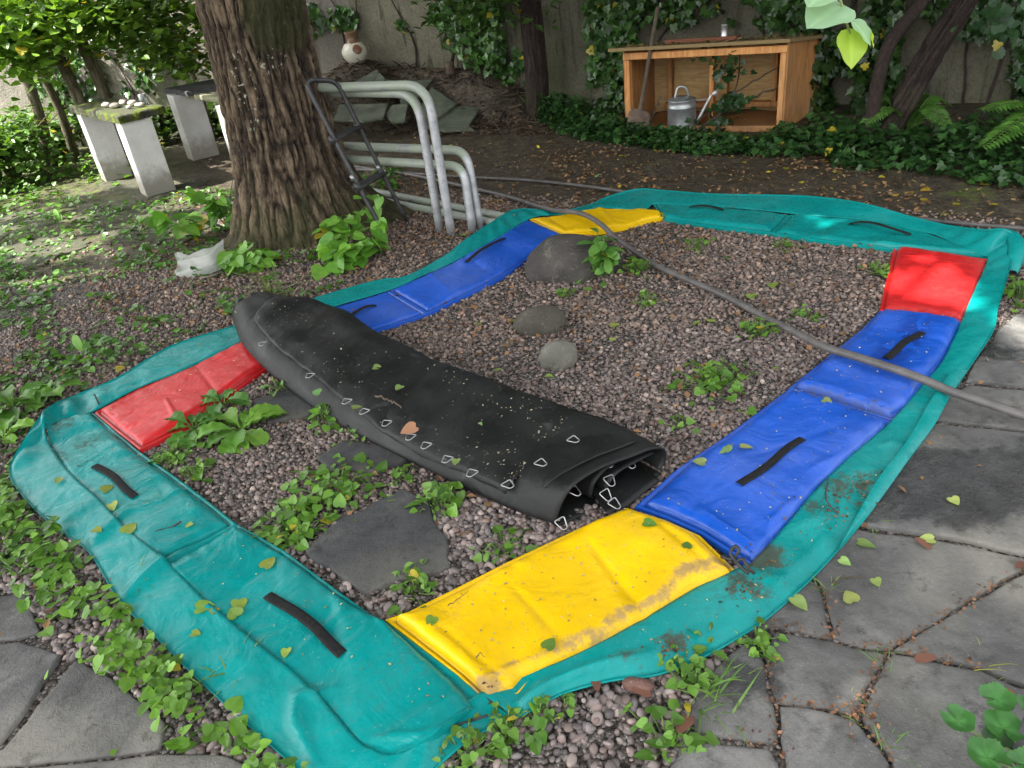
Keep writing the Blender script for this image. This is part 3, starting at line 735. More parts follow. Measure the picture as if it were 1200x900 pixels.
# ground ivy in front of the shed, along the wall foot to the right
def ground_ivy():
    m = M()
    base = [(632,148),(680,165),(720,172),(780,178),(840,184),(900,188),(960,197),(1020,205),(1080,212),(1140,222),(1200,232),(1330,250)]
    back = [(640,135),(690,142),(730,152),(775,162),(850,165),(905,167),(950,152),(1010,165),(1060,160),(1120,165),(1200,150),(1330,160)]
    n = 7600; u = rng.random(n); v = rng.random(n)
    A = lin([G(*p)[:2] for p in base], 200); B = lin([G(*p)[:2] for p in back], 200); i = (u * 199).astype(int)
    P2 = A[i] + (B[i] - A[i]) * (v[:, None]**1.15)
    edge = fbm(P2[:, 0] * 3, P2[:, 1] * 3, 1); ok = (v > .25 * (edge * 2 - .6)); P2, v = P2[ok], v[ok]; k = len(P2)
    h = .02 + rng.random(k) * (.04 + .13 * sm(0, .6, v) * (1 - .75 * np.exp(-((P2[:, 0] - 1.95) / .75)**4))) * (.5 + vn(P2[:, 0] * 5, P2[:, 1] * 5))
    P = np.column_stack([P2, H(P2[:, 0], P2[:, 1]) + h])
    leaves(m, P, rdir(k, -.25), rnorm(k, .4), .055 * (.6 + .8 * rng.random(k)), IVYL, greens(k, (.018, .05, .016), (.05, .125, .03), .004))
    n = 1200; t = -2.0 + 7 * rng.random(n)
    o = obj('ground_ivy', m, IVYM, origin=(2.5, 6, 0), smooth=False); o['kind'] = 'stuff'; o['label'] = 'low glossy ivy covering the soil in front of the shed'
ground_ivy()
# ================================================================== trampoline safety pad
def vinyl(name, c, dirt, dirtc=(.09, .065, .04), rough=.33, scuff=(1, 1, 1), wave=1.0, spec=.34, dust_sheen=.09):
    t = NT(name); a = t.attr(); stain = t.chan(a, 0); wet = t.chan(a, 1); seam = t.chan(a, 2)
    n1 = t.noise(5, 5, .6); n2 = t.noise(38, 5, .65); n3 = t.noise(130, 3)
    base = t.mix(t.map(n1, .3, .7), tuple(q * .86 for q in c), tuple(min(1, q * 1.06) for q in c))
    base = t.mix(t.map(t.noise(2.6, 4, .6), .45, .75, 0, dust_sheen), base, tuple(.55 * q + .45 * .32 for q in c))  # grey blend: dust, plus sky sheen painted into the blue vinyl
    base = t.mix(t.map(t.math('MULTIPLY', n2, n1), .31, .42, 0, dirt), base, dirtc)
    base = t.mix(t.map(n3, .68, .74, 0, .35), base, scuff)
    st = t.map(t.math('ADD', stain, t.math('MULTIPLY', t.math('SUBTRACT', t.noise(40, 6, .72), .5), 1.35)), .36, .78)
    base = t.mix(t.math('MULTIPLY', st, .85), base, dirtc)
    base = t.mix(wet, base, t.mix(1.0, base, (.45, .45, .55), 'MULTIPLY'))
    base = t.mix(t.math('MULTIPLY', seam, .6), base, tuple(q * .35 for q in c))
    t.base(base, t.mix(st, t.mix(t.map(n2, .35, .7), (rough - .06,) * 3, (rough + .14,) * 3), (.8,) * 3), spec)
    b = t.bump(t.noise(7, 3, .5, 1.2), .28 * wave, .03); b = t.bump(t.noise(30, 2, .4, .8), .07 * wave, .008, b); t.bump(n3, .05, .002, b)
    return t.m
V_GREEN = vinyl('green_vinyl', (.002, .232, .222), .16, (.06, .05, .03), .30, (.3, .6, .58), spec=.22)
V_YEL = vinyl('yellow_vinyl', (.74, .46, .002), .22, (.30, .20, .09), .36, (.25, .18, .05), spec=.26, dust_sheen=.03)
V_BLUE = vinyl('blue_vinyl', (.008, .084, .48), .3, (.07, .10, .24), .34, (.35, .42, .6), spec=.42, dust_sheen=.2)
V_RED = vinyl('red_vinyl', (.52, .016, .018), .22, (.22, .06, .04), .34, (.6, .3, .25))
STRAP = simple('black_webbing', (.005, .005, .006), (.014, .014, .014), 60, .8, .5, 220, .004, spec=.25)

def coons(c0, c1, d0, d1, nu, nv):
    C0, C1, D0, D1 = lin(c0, nu), lin(c1, nu), lin(d0, nv), lin(d1, nv)
    u = np.linspace(0, 1, nu)[:, None, None]; v = np.linspace(0, 1, nv)[None, :, None]
    S = (1 - v) * C0[:, None] + v * C1[:, None] + (1 - u) * D0[None] + u * D1[None]
    S = S - ((1 - u) * (1 - v) * C0[0] + u * (1 - v) * C0[-1] + (1 - u) * v * C1[0] + u * v * C1[-1])
    return S
PZ = .035
pad = thing('trampoline_pad', 'trampoline safety pad ring of green, yellow, blue and red sections on the gravel', 'trampoline pad', (0.3, 2.9, 0))
RIDGES = [(((140,703),(178,672),(222,640)),.020,.024),(((100,643),(150,600)),.010,.02),(((62,617),(110,590)),.008,.02),(((372,900),(347,850),(352,822),(392,812)),.016,.018),(((440,872),(500,868),(566,842)),.010,.012),(((425,893),(500,842),(560,800)),.007,.02),
 (((888,668),(935,698)),.013,.018),(((905,690),(950,650),(1000,600)),.010,.02),(((960,575),(1015,548)),.009,.015),(((930,620),(975,600)),.008,.014),(((1030,520),(1060,520)),.008,.012),
 (((515,738),(595,805)),-.007,.014),(((600,690),(660,755)),-.006,.014),(((690,640),(760,730)),-.008,.016),(((760,612),(835,672)),-.007,.014),(((560,805),(640,770)),.006,.012),
 (((885,655),(905,612),(945,580)),.007,.012),(((880,640),(820,600)),.005,.012),(((1000,530),(940,560)),.006,.014),(((960,470),(1035,492)),.006,.014),(((880,540),(1000,500)),-.004,.02),
 (((195,470),(212,500)),.006,.01),(((260,470),(230,430)),-.004,.012),(((60,481),(57,521)),.026,.014),(((62,500),(20,548)),.016,.02),(((230,560),(190,590),(150,600)),.005,.02),(((330,650),(270,700)),-.005,.025),(((400,720),(330,790)),.005,.02),
 (((1050,300),(1150,315)),.004,.012),(((700,244),(720,268)),.012,.03),(((640,252),(668,272)),-.008,.03),(((540,300),(575,322)),-.006,.02),(((500,318),(530,348)),.006,.02)]
_RG = [(np.array([G(*p, .03)[:2] for p in pts]), a, w) for pts, a, w in RIDGES]
def ridges(x, y):
    x, y = np.asarray(x), np.asarray(y); o = np.zeros(np.shape(x))
    for P, a, w in _RG:
        best = np.full(np.shape(x), 9.0); tt = np.zeros(np.shape(x)); n = len(P) - 1
        for i in range(n):
            d = P[i + 1] - P[i]; L2 = d @ d; t = np.clip(((x - P[i][0]) * d[0] + (y - P[i][1]) * d[1]) / L2, 0, 1)
            q = np.hypot(x - P[i][0] - t * d[0], y - P[i][1] - t * d[1]); up_ = q < best; best = np.where(up_, q, best); tt = np.where(up_, (i + t) / n, tt)
        o = o + a * np.exp(-(best / (w * (.6 + .7 * tt)))**1.6) * (1 - .6 * np.abs(2 * tt - 1)**3)
    return o
def zbase(x, y): return .012 + .010 * fbm(np.asarray(x) * 2.3, np.asarray(y) * 2.3, 3)
FV = []; PV = []
def panel(name, label, mt, inner, outer, start, end, thick=.036, wr=.010, seed=0, stainf=None, lift=None, nu=150, nv=70, straps=(), outsoft=0):
    S = coons(GP(inner, PZ)[:, :2], GP(outer, PZ)[:, :2], GP(start, PZ)[:, :2], GP(end, PZ)[:, :2], nu, nv)
    L = np.linalg.norm(S[-1, nv // 2] - S[0, nv // 2]); W = np.linalg.norm(S[nu // 2, -1] - S[nu // 2, 0])
    u = np.linspace(0, 1, nu)[:, None] * np.ones((1, nv)); v = np.ones((nu, 1)) * np.linspace(0, 1, nv)[None]
    du = np.minimum(u, 1 - u) * L; dv = (v if outsoft else np.minimum(v, 1 - v)) * W; d = np.minimum(du, dv)
    FV.append(S); fl = .019                                     # flat sewn flange
    puff = np.clip((d - fl) / .045, 0, 1); puff = np.sqrt(np.clip(1 - (1 - puff)**2, 0, 1))
    x, y = S[..., 0], S[..., 1]
    wv = fbm(u * L * 4 + seed, v * W * 2.2, seed, 2) - .5
    cross = np.sin((u * L * 17 + 2.5 * fbm(v * W * 5, u * L * 2, seed)) + seed) * (.25 + .75 * fbm(u * 3, v * 3, seed + 1))
    edgewr = np.sin(u * L * 60 + 5 * vn(u * L * 6, seed)) * np.exp(-dv / .05) + np.sin(v * W * 60 + 4 * vn(v * W * 6, seed)) * np.exp(-du / .05)
    z = zbase(x, y) + .006 + puff * thick * (.78 + .5 * wv) + puff * (wr * .55 * cross + .0035 * edgewr + wr * .8 * wv)
    z += .005 * np.exp(-((d - fl * .35) / .005)**2) - .006 * np.exp(-((d - fl) / .005)**2)
    if outsoft: z -= .003 * np.exp(-(((1 - v) * W - .006) / .004)**2)
    z = z + ridges(x, y)
    if lift is not None: z = z + lift(u, v)
    V = np.stack([x, y, z], -1); PV.append(V[::3, ::3].reshape(-1, 3))
    # side walls down to the ground and a closed underside
    rim0 = V.copy(); m = M()
    col = np.zeros((nu, nv, 3))
    if stainf is not None:
        r = stainf(u, v)
        col[..., 0] = r[0]; col[..., 1] = r[1]
    col[..., 2] = np.exp(-((d - fl) / .004)**2) * .9
    if outsoft: col[..., 2] = np.maximum(col[..., 2], np.exp(-(((1 - v) * W - .006) / .003)**2) * .4)
    m.grid(V, col)
    for e, f in ((V[:, 0], True), (V[:, -1], False), (V[0], False), (V[-1], True)):
        lo = e.copy(); lo[:, 2] = np.minimum(.004, lo[:, 2] - .01) if lift is None else lo[:, 2] - .014
        m.grid(np.stack([e, lo], 1), np.zeros((len(e), 2, 3)), flip=not f)
    o = obj(name, m, mt, pad); 
    if label: o['label'] = label
    for (a, b, wd, arch) in straps:
        A, B = G(*a, PZ + .01), G(*b, PZ + .01); dr = unit(B - A); nr = np.array([-dr[1], dr[0], 0])
        k = 36; s = np.linspace(0, 1, k); C = A + (B - A) * s[:, None]
        C = C + nr * (.006 * np.sin(s * 6 + seed))[:, None]
        # height from nearest panel vertex
        fl_ = V.reshape(-1, 3); zz_ = np.array([fl_[np.argmin(((fl_[:, :2] - c[:2])**2).sum(1)), 2] for c in C])
        zz_ = np.convolve(np.pad(zz_, 3, 'edge'), np.ones(7) / 7, 'valid')
        zz_ = zz_ + .004 + arch * np.sin(np.pi * s)**.8
        rows = []
        for q, dz in ((-.5, -.003), (-.5, .001), (-.25, .002), (.25, .002), (.5, .001), (.5, -.003)):
            rows.append(np.column_stack([C[:, :2] + nr[:2] * wd * q, zz_ + dz]))
        ms = M(); ms.grid(np.stack(rows, 1)[:, ::-1]); so = obj('strap', ms, STRAP, o)
    return o

def st_yellow(u, v):
    w = .12 * (fbm(u * 7, v * 1, 4) - .5)
    band = np.exp(-((v - .88 + w) / (.03 + .06 * fbm(u * 5, 0 * v, 9)))**2) * (.35 + 1.0 * fbm(u * 13, v * 6, 2)) * (.55 + .45 * sm(.02, .2, u))
    corner = np.exp(-(((u - .03) / .06)**2 + ((v - .95) / .1)**2)) * 1.0
    return (.62 * band + .8 * corner + .12 * sm(.5, .9, v), 0 * u)
panel('pad_panel', 'yellow panel with a dirty grey scuff along its outer edge', V_YEL,
      [(450,723),(479,713),(593,656),(687,612),(735,592)], [(567,817),(580,819),(607,811),(618,799),(660,781),(713,756),(767,725),(820,693),(869,672)],
      [(450,723),(500,761),(535,787),(567,817)], [(735,592),(780,606),(820,624),(869,672)], .042, .014, 1, st_yellow)
def st_red(u, v): return (.35 * np.exp(-((v - .5) / .2)**2) * (fbm(u * 4, v * 4) > .5), 0 * u)
panel('pad_panel', 'red panel between the left green panel and the black mat', V_RED,
      [(163,525),(221,496),(267,461),(303,434),(345,408)], [(109,481),(160,454),(213,432),(281,401),(318,383)], [(163,525),(135,503),(109,481)], [(345,408),(318,383)], .030, .008, 2, st_red)
def st_b(u, v): return (.45 * np.exp(-((v - .97) / .06)**2), 0 * u)
panel('pad_panel', 'blue panel nearest the yellow panel, with a black strap', V_BLUE,
      [(925,453),(847,511),(793,547),(744,590)], [(1046,491),(1043,502),(1007,533),(967,570),(927,617),(885,663)], [(925,453),(965,464),(1005,478),(1046,491)], [(744,590),(782,604),(822,622),(885,663)], .040, .012, 3, st_b,
      straps=[((866,570), (941,517), .026, .004)])
def st_b2(u, v): return (.25 * fbm(u * 3, v * 3) + .5 * np.exp(-((u - .98) / .04)**2), np.clip(np.exp(-(((u - .42) / .30)**4 + ((v - .55) / .17)**4)) * 1.0, 0, 1) * (fbm(u * 9, v * 7, 3) > .36))
panel('pad_panel', 'blue panel next to the far red panel, crossed by the hose', V_BLUE,
      [(1032,361),(1010,384),(975,412),(924,453)], [(1131,375),(1124,393),(1109,422),(1087,453),(1071,474),(1047,490)], [(1032,361),(1080,367),(1131,375)], [(924,453),(962,464),(1004,477),(1047,490)], .052, .010, 4, st_b2,
      straps=[((1036,426), (1079,393), .03, .002)])
panel('pad_panel', 'red panel at the far right corner of the ring', V_RED,
      [(1048,285),(1040,322),(1031,361)], [(1163,303),(1148,338),(1132,375)], [(1048,285),(1105,293),(1163,303)], [(1031,361),(1080,366),(1132,375)], .026, .004, 5, st_red)
panel('pad_panel', 'green panel along the far side of the ring, right part', V_GREEN,
      [(905,271),(953,279),(1000,284),(1050,290)], [(925,250),(1010,256),(1080,269),(1160,298)], [(905,271),(915,262),(925,250)], [(1050,290),(1105,294),(1160,298)], .024, .012, 6, lambda u, v: (.3 * fbm(u * 4, v * 4), 0 * u),
      straps=[((995,263), (1068,274), .022, .03)])
panel('pad_panel', 'green panel along the far side of the ring, left part', V_GREEN,
      [(778,255),(840,264),(905,271)], [(765,237),(840,241),(925,250)], [(778,255),(772,247),(765,237)], [(905,271),(915,262),(925,250)], .024, .012, 7, lambda u, v: (.35 * fbm(u * 4, v * 4), 0 * u),
      straps=[((808,243), (848,247), .022, .015)])
panel('pad_panel', 'small far yellow panel behind the dark boulder', V_YEL,
      [(658,273),(700,270),(730,265),(755,258),(778,253)], [(620,255),(660,250),(700,243),(747,244),(778,248)], [(658,273),(640,265),(620,255)], [(778,253),(778,248)], .022, .016, 8, lambda u, v: (.3 * fbm(u * 6, v * 4), 0 * u))
panel('pad_panel', 'long blue panel left of the dark boulder', V_BLUE,
      [(500,365),(553,340),(593,319),(628,295),(657,272)], [(456,339),(473,332),(527,308),(580,279),(618,256)], [(500,365),(478,352),(456,339)], [(657,272),(638,264),(618,256)], .022, .012, 9, lambda u, v: (.4 * fbm(u * 5, v * 4), 0 * u),
      straps=[((546,308), (592,280), .022, .018)])
panel('pad_panel', 'blue panel half under the black mat', V_BLUE,
      [(350,420),(395,402),(439,386),(500,365)], [(318,385),(393,358),(441,344),(456,339)], [(350,420),(335,402),(318,385)], [(500,365),(478,352),(456,339)], .022, .012, 10, lambda u, v: (.4 * fbm(u * 5, v * 4), 0 * u),
      straps=[((409,368), (440,357), .022, .012)])
panel('pad_panel', 'green panel at the lower left, nearest the camera', V_GREEN,
      [(277,612),(333,643),(400,693),(437,719),(449,724)], [(192,658),(247,713),(313,767),(363,810),(393,843),(425,878),(462,890),(510,868),(568,818)], [(277,612),(235,635),(192,658)], [(449,724),(500,762),(535,787),(568,818)], .028, .012, 11, outsoft=1, stainf= lambda u, v: (0 * u, 0 * u),
      straps=[((315,695), (404,767), .030, .006)])
panel('pad_panel', 'green panel beside the left red panel', V_GREEN,
      [(108,481),(160,525),(208,558),(240,582),(277,612)], [(58,500),(60,521),(82,557),(115,587),(149,624),(192,658)], [(108,481),(85,486),(58,500)], [(277,612),(235,635),(192,658)], .028, .012, 12, outsoft=1, stainf= lambda u, v: (.75 * np.exp(-((u - .25) / .16)**2) * fbm(u * 8, v * 6) + .5 * np.exp(-((u - .05) / .08)**2 - ((v - .7) / .3)**2), 0 * u),
      straps=[((112,546), (160,581), .028, .005)])

# outer skirt: one ribbon round the ring
SK = [((570,816),(600,843),0),((590,815),(612,840),0),((617,798),(622,836),.0),((660,781),(660,816),.0),((713,755),(715,801),.0),((767,724),(767,794),0),((820,692),(815,777),0),((868,670),(868,748),0),((888,660),(905,722),0),
 ((927,616),(955,676),0),((967,569),(1000,625),0),((1007,532),(1040,572),0),((1044,500),(1068,535),0),((1060,485),(1091,503),0),((1087,453),(1114,464),0),((1109,422),(1147,416),0),((1124,393),(1164,388),.01),((1131,374),(1169,362),.02),((1148,335),(1180,326),.03),((1160,303),(1188,282),.07),
 ((1152,297),(1176,271),.11),((1130,290),(1150,271),.08),((1105,277),(1110,266),.03),((1080,270),(1068,256),.04),((1010,256),(1010,240),.05),((950,251),(950,232),.04),((890,245),(890,230),.03),((840,241),(835,229),.03),((790,239),(780,225),.03),((765,238),(748,223),.02),((750,245),(712,232),.01),((700,243),(690,242),0),
 ((660,250),(655,249),0),((622,254),(605,247),.03),((580,279),(572,265),.05),((527,308),(541,286),.05),((500,320),(522,301),.03),((473,332),(478,325),.01),((441,343),(445,330),.01),((393,357),(393,344),.01),((330,378),(325,366),.01),((285,398),(277,383),.01),
 ((213,432),(200,408),.02),((160,453),(140,444),.02),((108,480),(90,465),.02),((75,492),(60,479),.06),((62,505),(35,510),.06),((58,521),(13,552),.02),((82,557),(27,581),0),((115,587),(62,617),0),((149,624),(105,648),0),((192,658),(140,703),0),((247,713),(183,747),0),((313,767),(233,797),0),
 ((363,810),(285,845),0),((393,843),(332,887),0),((425,878),(375,925),0),((462,890),(440,962),0),((500,872),(521,893),0),((540,838),(552,868),0),((570,816),(600,843),0)]
I_ = np.array([G(*a, .03)[:2] for a, b, z in SK]); O_ = np.array([G(*b, .012 + z)[:2] for a, b, z in SK]); Zo = np.array([z for a, b, z in SK])
NS = 720; NV = 15
kk = np.linspace(0, len(SK) - 1, NS)
def smooth1(A):
    i = np.clip(kk.astype(int), 0, len(SK) - 2); f = (kk - i)
    if A.ndim > 1: f = f[:, None]
    p0, p1, p2, p3 = A[np.maximum(i - 1, 0)], A[i], A[i + 1], A[np.minimum(i + 2, len(SK) - 1)]
    return p1 + .5 * f * (p2 - p0 + f * (2 * p0 - 5 * p1 + 4 * p2 - p3 + f * (3 * (p1 - p2) + p3 - p0)))
I2, O2, Z2 = smooth1(I_), smooth1(O_), np.maximum(smooth1(Zo), 0)
v = np.linspace(0, 1, NV)[None]; sarc = np.concatenate([[0], np.cumsum(np.linalg.norm(np.diff((I2 + O2) / 2, axis=0), axis=1))])[:, None]
dirI = unit(I2 - O2)
lsk = sm(44.5, 46, kk) * sm(58.6, 57.5, kk); I3 = I2 + dirI * (.02 - .017 * lsk)[:, None]
XY = I3[:, None] + (O2 - I3)[:, None] * v[..., None]
wid = np.linalg.norm(O2 - I3, axis=1)[:, None]
wrk = (fbm(sarc * 5, v * 1.2, 7, 2) - .5) * 2; fold = np.sin(sarc * 34 + 6 * fbm(sarc * 3, v * 1.5, 2)) * sm(.45, .7, fbm(sarc * 1.7, 0 * v, 3))
cornr = sum(np.exp(-((kk - c) / 1.6)**2) for c in (1, 20, 33, 45, 58.5))[:, None]
z = .030 + Z2[:, None] * v**1.3 - .010 * v + np.sin(np.pi * v)**.8 * np.clip(wid / .2, 0, 1) * (.006 + .009 * wrk + .004 * fold * (1 - .6 * np.exp(-((kk[:, None] - 52) / 5)**4)) + .015 * cornr * np.sin(sarc * 48 + 3 * v)) 
z = z + lsk[:, None] * (1 - v)**.9 * .019
z = z + .032 * (np.exp(-((v - .74) / .16)**2) * np.exp(-((kk[:, None] - 3.2) / 1.9)**4)) * (.7 + .6 * vn(sarc * 9, 0 * v, 4))
z = np.maximum(z + ridges(XY[..., 0], XY[..., 1]) * np.clip((1 - v) * 6 + .3, 0, 1), .017)
XY[..., 1] += .004 * wrk * np.sin(np.pi * v)
Vs = np.concatenate([XY, z[..., None]], -1)
# rolled hem along the free edge
hem = []
outd = unit(O2 - I2)
for a in (60, 0, -70, -150): 
    hem.append(np.column_stack([O2 + outd * (.007 * math.cos(R(a)) - .003), np.maximum(Vs[:, -1, 2] + .006 * math.sin(R(a)) , .002)]))
Vs = np.concatenate([Vs, np.stack(hem, 1)], 1)
st = np.zeros(Vs.shape); xx, yy = Vs[..., 0], Vs[..., 1]
for (px, py, r, a) in [(890,655,.09,1.2),(872,690,.09,1.0),(955,600,.16,.6),(1010,570,.14,.8),(905,680,.1,.5),(787,757,.05,1.1),(738,775,.05,.7),(720,780,.03,.7),(985,580,.12,.75),(820,250,.3,.5),(930,240,.3,.35),(840,720,.05,.6)]:
    c = G(px, py, .02); st[..., 0] = np.maximum(st[..., 0], a * np.exp(-((xx - c[0])**2 + (yy - c[1])**2) / (r * r)) * (.55 + .9 * (fbm(xx * 22, yy * 22, 4) - .3)))
m = M(); m.grid(Vs, np.clip(st, 0, 1), flip=True)
so = obj('skirt', m, V_GREEN, pad); so['label'] = 'green outer skirt with a rolled hem and brown dirt'
sol = so.modifiers.new('thickness', 'SOLIDIFY'); sol.thickness = .003; sol.offset = -1
# folded over strip of the skirt on the right side
m = M()
A = np.array([G(*p, .035) for p in [(1113,440),(1090,472),(1070,508),(1048,540),(1030,562),(1005,605),(983,645)]]); B = np.array([G(*p, .022) for p in [(1133,437),(1115,463),(1095,500),(1072,530),(1050,562),(1018,606),(985,647)]])
a_, b_ = crm(A, 90), crm(B, 90); vv = np.linspace(0, 1, 8)[None, :, None]
S = a_[:, None] + (b_ - a_)[:, None] * vv; S[..., 2] = .036 - .016 * vv[..., 0] + .006 * np.sin(np.pi * vv[..., 0]) + .008 * (fbm(S[..., 0] * 9, S[..., 1] * 9, 3) - .5)
S[..., 2] += .012; Z0 = np.zeros(S.shape); m.grid(S, Z0); e = S[:, 0].copy(); e[:, 2] -= .012; m.grid(np.stack([e, S[:, 0]], 1), np.zeros((90, 2, 3)))
fo = obj('skirt_fold', m, V_GREEN, pad)
# curled up flap at the far right corner
m = M(); u_ = np.linspace(0, 1, 40); base = crm([G(x, y, .015) for x, y in [(1122,282),(1150,284),(1176,288),(1190,300),(1186,322)]], 40)
T_ = unit(np.gradient(base, axis=0)); Nn = np.column_stack([-T_[:, 1], T_[:, 0], 0 * u_]); cen = G(1120, 300); Nn *= np.sign(((cen - base) * Nn).sum(1))[:, None]
rows = []
for q, zq in [(-.03, .01), (-.035, .035), (-.03, .065), (-.012, .088), (.015, .095), (.038, .082), (.046, .066)]:
    a = np.sin(np.pi * np.clip(u_ * .94 + .03, 0, 1))**.7; rows.append(base + Nn * (q * (.4 + .6 * a))[:, None] + np.array([0, 0, 1]) * (zq * (.04 + .96 * a))[:, None])
m.grid(np.array(rows), np.zeros((7, 40, 3)), flip=True); cf = obj('skirt_fold', m, V_GREEN, pad); s_ = cf.modifiers.new('t', 'SOLIDIFY'); s_.thickness = .003
# cords that lace panels together
CORD = simple('black_cord', (.012, .012, .012), (.03, .03, .03), 80, .6, 0)
def cord(px, r=.0035, zz=.06, par=pad, mt=CORD, nm='cord'):
    m = M(); p = crm([G(x, y, zz + dz) for x, y, dz in px], 40); m.tube(p, r, 6); return obj(nm, m, mt, par)
cord([(845,652,-.01),(858,655,.0),(866,645,.03),(862,640,.035),(856,648,.02),(864,660,.0),(872,668,-.01),(878,672,-.015)], .005, .06)
cord([(860,660,.0),(870,655,.01),(876,664,.0),(884,672,-.02)], .005, .06)
cord([(166,629,-.02),(185,622,-.01),(200,618,-.01),(212,611,0)], .003, .055)
cord([(445,857,-.025),(480,855,-.01),(520,853,-.01),(550,845,-.01),(572,838,-.005)], .003, .045)
cord([(110,462,0),(114,470,.0),(116,474,-.01)], .003, .045)
cord([(970,565,-.01),(968,585,.005),(978,598,-.015),(1000,612,-.03)], .0025, .05, mt=simple('dark_twig', (.03, .02, .02), (.06, .04, .035), 40, .8, 0), nm='twig')

PV = np.concatenate(PV)
def surf(P):
    P = np.atleast_2d(P); return np.array([PV[np.argmin(((PV[:, :2] - q[:2])**2).sum(1)), 2] for q in P])
# pale thread along sewn edges
THREAD = simple('pale_thread', (.5, .5, .5), (.6, .6, .6), 50, .7, 0)
for px, nm in (([(884,650),(925,605),(962,562),(1003,525),(1036,500)], 'blue'), ([(1050,482),(1068,468),(1082,452),(1104,421),(1118,395)], 'blue')):
    P = crm([G(x, y, .05) for x, y in px], 120); P[:, 2] = np.convolve(np.pad(surf(P), 4, 'edge'), np.ones(9) / 9, 'valid') + .0025
    m = M(); m.tube(P, .0011, 4); obj('seam_thread', m, THREAD, pad)
# ================================================================== folded black jumping mat
MATF = NT('black_woven_mat'); _n = MATF.noise(6, 5); _n2 = MATF.noise(420, 2); _n3 = MATF.noise(60, 4)
_c = MATF.mix(MATF.map(_n, .35, .7), (.006, .0065, .0065), (.014, .0155, .015))
_c = MATF.mix(MATF.map(_n3, .62, .75, 0, .35), _c, (.07, .072, .068)); _c = MATF.mix(MATF.map(MATF.noise(9, 4), .64, .74, 0, .25), _c, (.13, .13, .125))
MATF.base(_c, MATF.map(_n, .3, .7, .45, .62), .32); _b = MATF.bump(_n2, .25, .002); MATF.bump(MATF.noise(9, 3, .5, .8), .35, .02, _b)
MATF = MATF.m
STEEL = simple('ring_steel', (.34, .34, .34), (.5, .5, .5), 60, .4, 0, metal=.85)
mat = thing('trampoline_mat', 'black trampoline jumping mat folded into a long roll, with metal rings', 'trampoline mat', G(500, 470))
ML = [(655,621,0),(600,601,0),(514,560,0),(431,518,0),(368,481,0),(319,446,.0),(289,412,.03),(277,384,.05)]
MR = [(778,530,.105),(715,497,.10),(635,467,.1),(560,434,.11),(490,408,.12),(436,386,.13),(392,362,.14),(318,350,.14)]
Lp = crm([G(x, y, z) for x, y, z in ML], 130); Rp = crm([G(x, y, z) for x, y, z in MR], 130)
hh = np.interp(np.linspace(0, 1, 130), np.linspace(0, 1, 8), [.142, .125, .11, .105, .115, .13, .14, .115]); zb = np.interp(np.linspace(0, 1, 130), np.linspace(0, 1, 8), [.008, .006, .005, .005, .01, .03, .055, .06])
s130 = np.linspace(0, 1, 130)
def ribbon(prof, i0, i1, hs=1.0, npt=40, mod=None):
    P = crm([(u, w, 0) for u, w in prof], npt)[:, :2]
    rows = []
    for i in range(i0, i1):
        base = Lp[i, :2] + (Rp[i, :2] - Lp[i, :2]) * P[:, :1]
        zz = zb[i] + hh[i] * P[:, 1] * hs
        nz = fbm(s130[i] * 7 + 0 * P[:, 0], P[:, 0] * 2.5, 3, 2) - .5
        top = sm(.4, .9, P[:, 1])
        zz = zz + top * .05 * nz * (1 - .4 * (s130[i] < .2))
        rows.append(np.column_stack([base, np.maximum(zz, .004)]))
    V = np.array(rows)
    if mod is not None: V = mod(V, P)
    return V
body = [(.97,.10),(.6,.02),(.2,.02),(.04,.05),(-.01,.13),(.0,.33),(.06,.64),(.17,.90),(.33,.99),(.6,1.0),(.86,.98),(.985,.86),(1.02,.60),(1.0,.34),(.96,.22)]
m = M(); m.grid(ribbon(body, 0, 130, npt=64), flip=True)
# far end closed by gathered folds
Vb = ribbon(body, 129, 130, npt=64)[0]; cE = Vb.mean(0); dirE = unit((Lp[-1] + Rp[-1] - Lp[-8] - Rp[-8])[:2])
rings = [Vb]
for f, o_ in ((.92, .03), (.72, .05), (.42, .055), (.1, .05)):
    q = cE + (Vb - cE) * f; q[:, :2] += dirE * o_; q[:, 2] = np.maximum(q[:, 2] + .012 * np.sin(np.arange(64) * .9) * f, .03); rings.append(q)
m.grid(np.array(rings), flip=True)
b1 = obj('fabric', m, MATF, mat); s_ = b1.modifiers.new('t', 'SOLIDIFY'); s_.thickness = .005; s_.offset = 0
# inner folds seen in the open end
m = M(); m.grid(ribbon([(.93,.86),(.72,.84),(.55,.74),(.44,.55),(.40,.32),(.40,.12),(.46,.06),(.7,.07)], 2, 50, npt=40)); 
m.grid(ribbon([(.95,.70),(.75,.68),(.6,.6),(.52,.42),(.5,.2),(.56,.1),(.8,.1)], 1, 40, npt=40))
b2 = obj('inner_fold', m, MATF, mat); s_ = b2.modifiers.new('t', 'SOLIDIFY'); s_.thickness = .005; s_.offset = 0
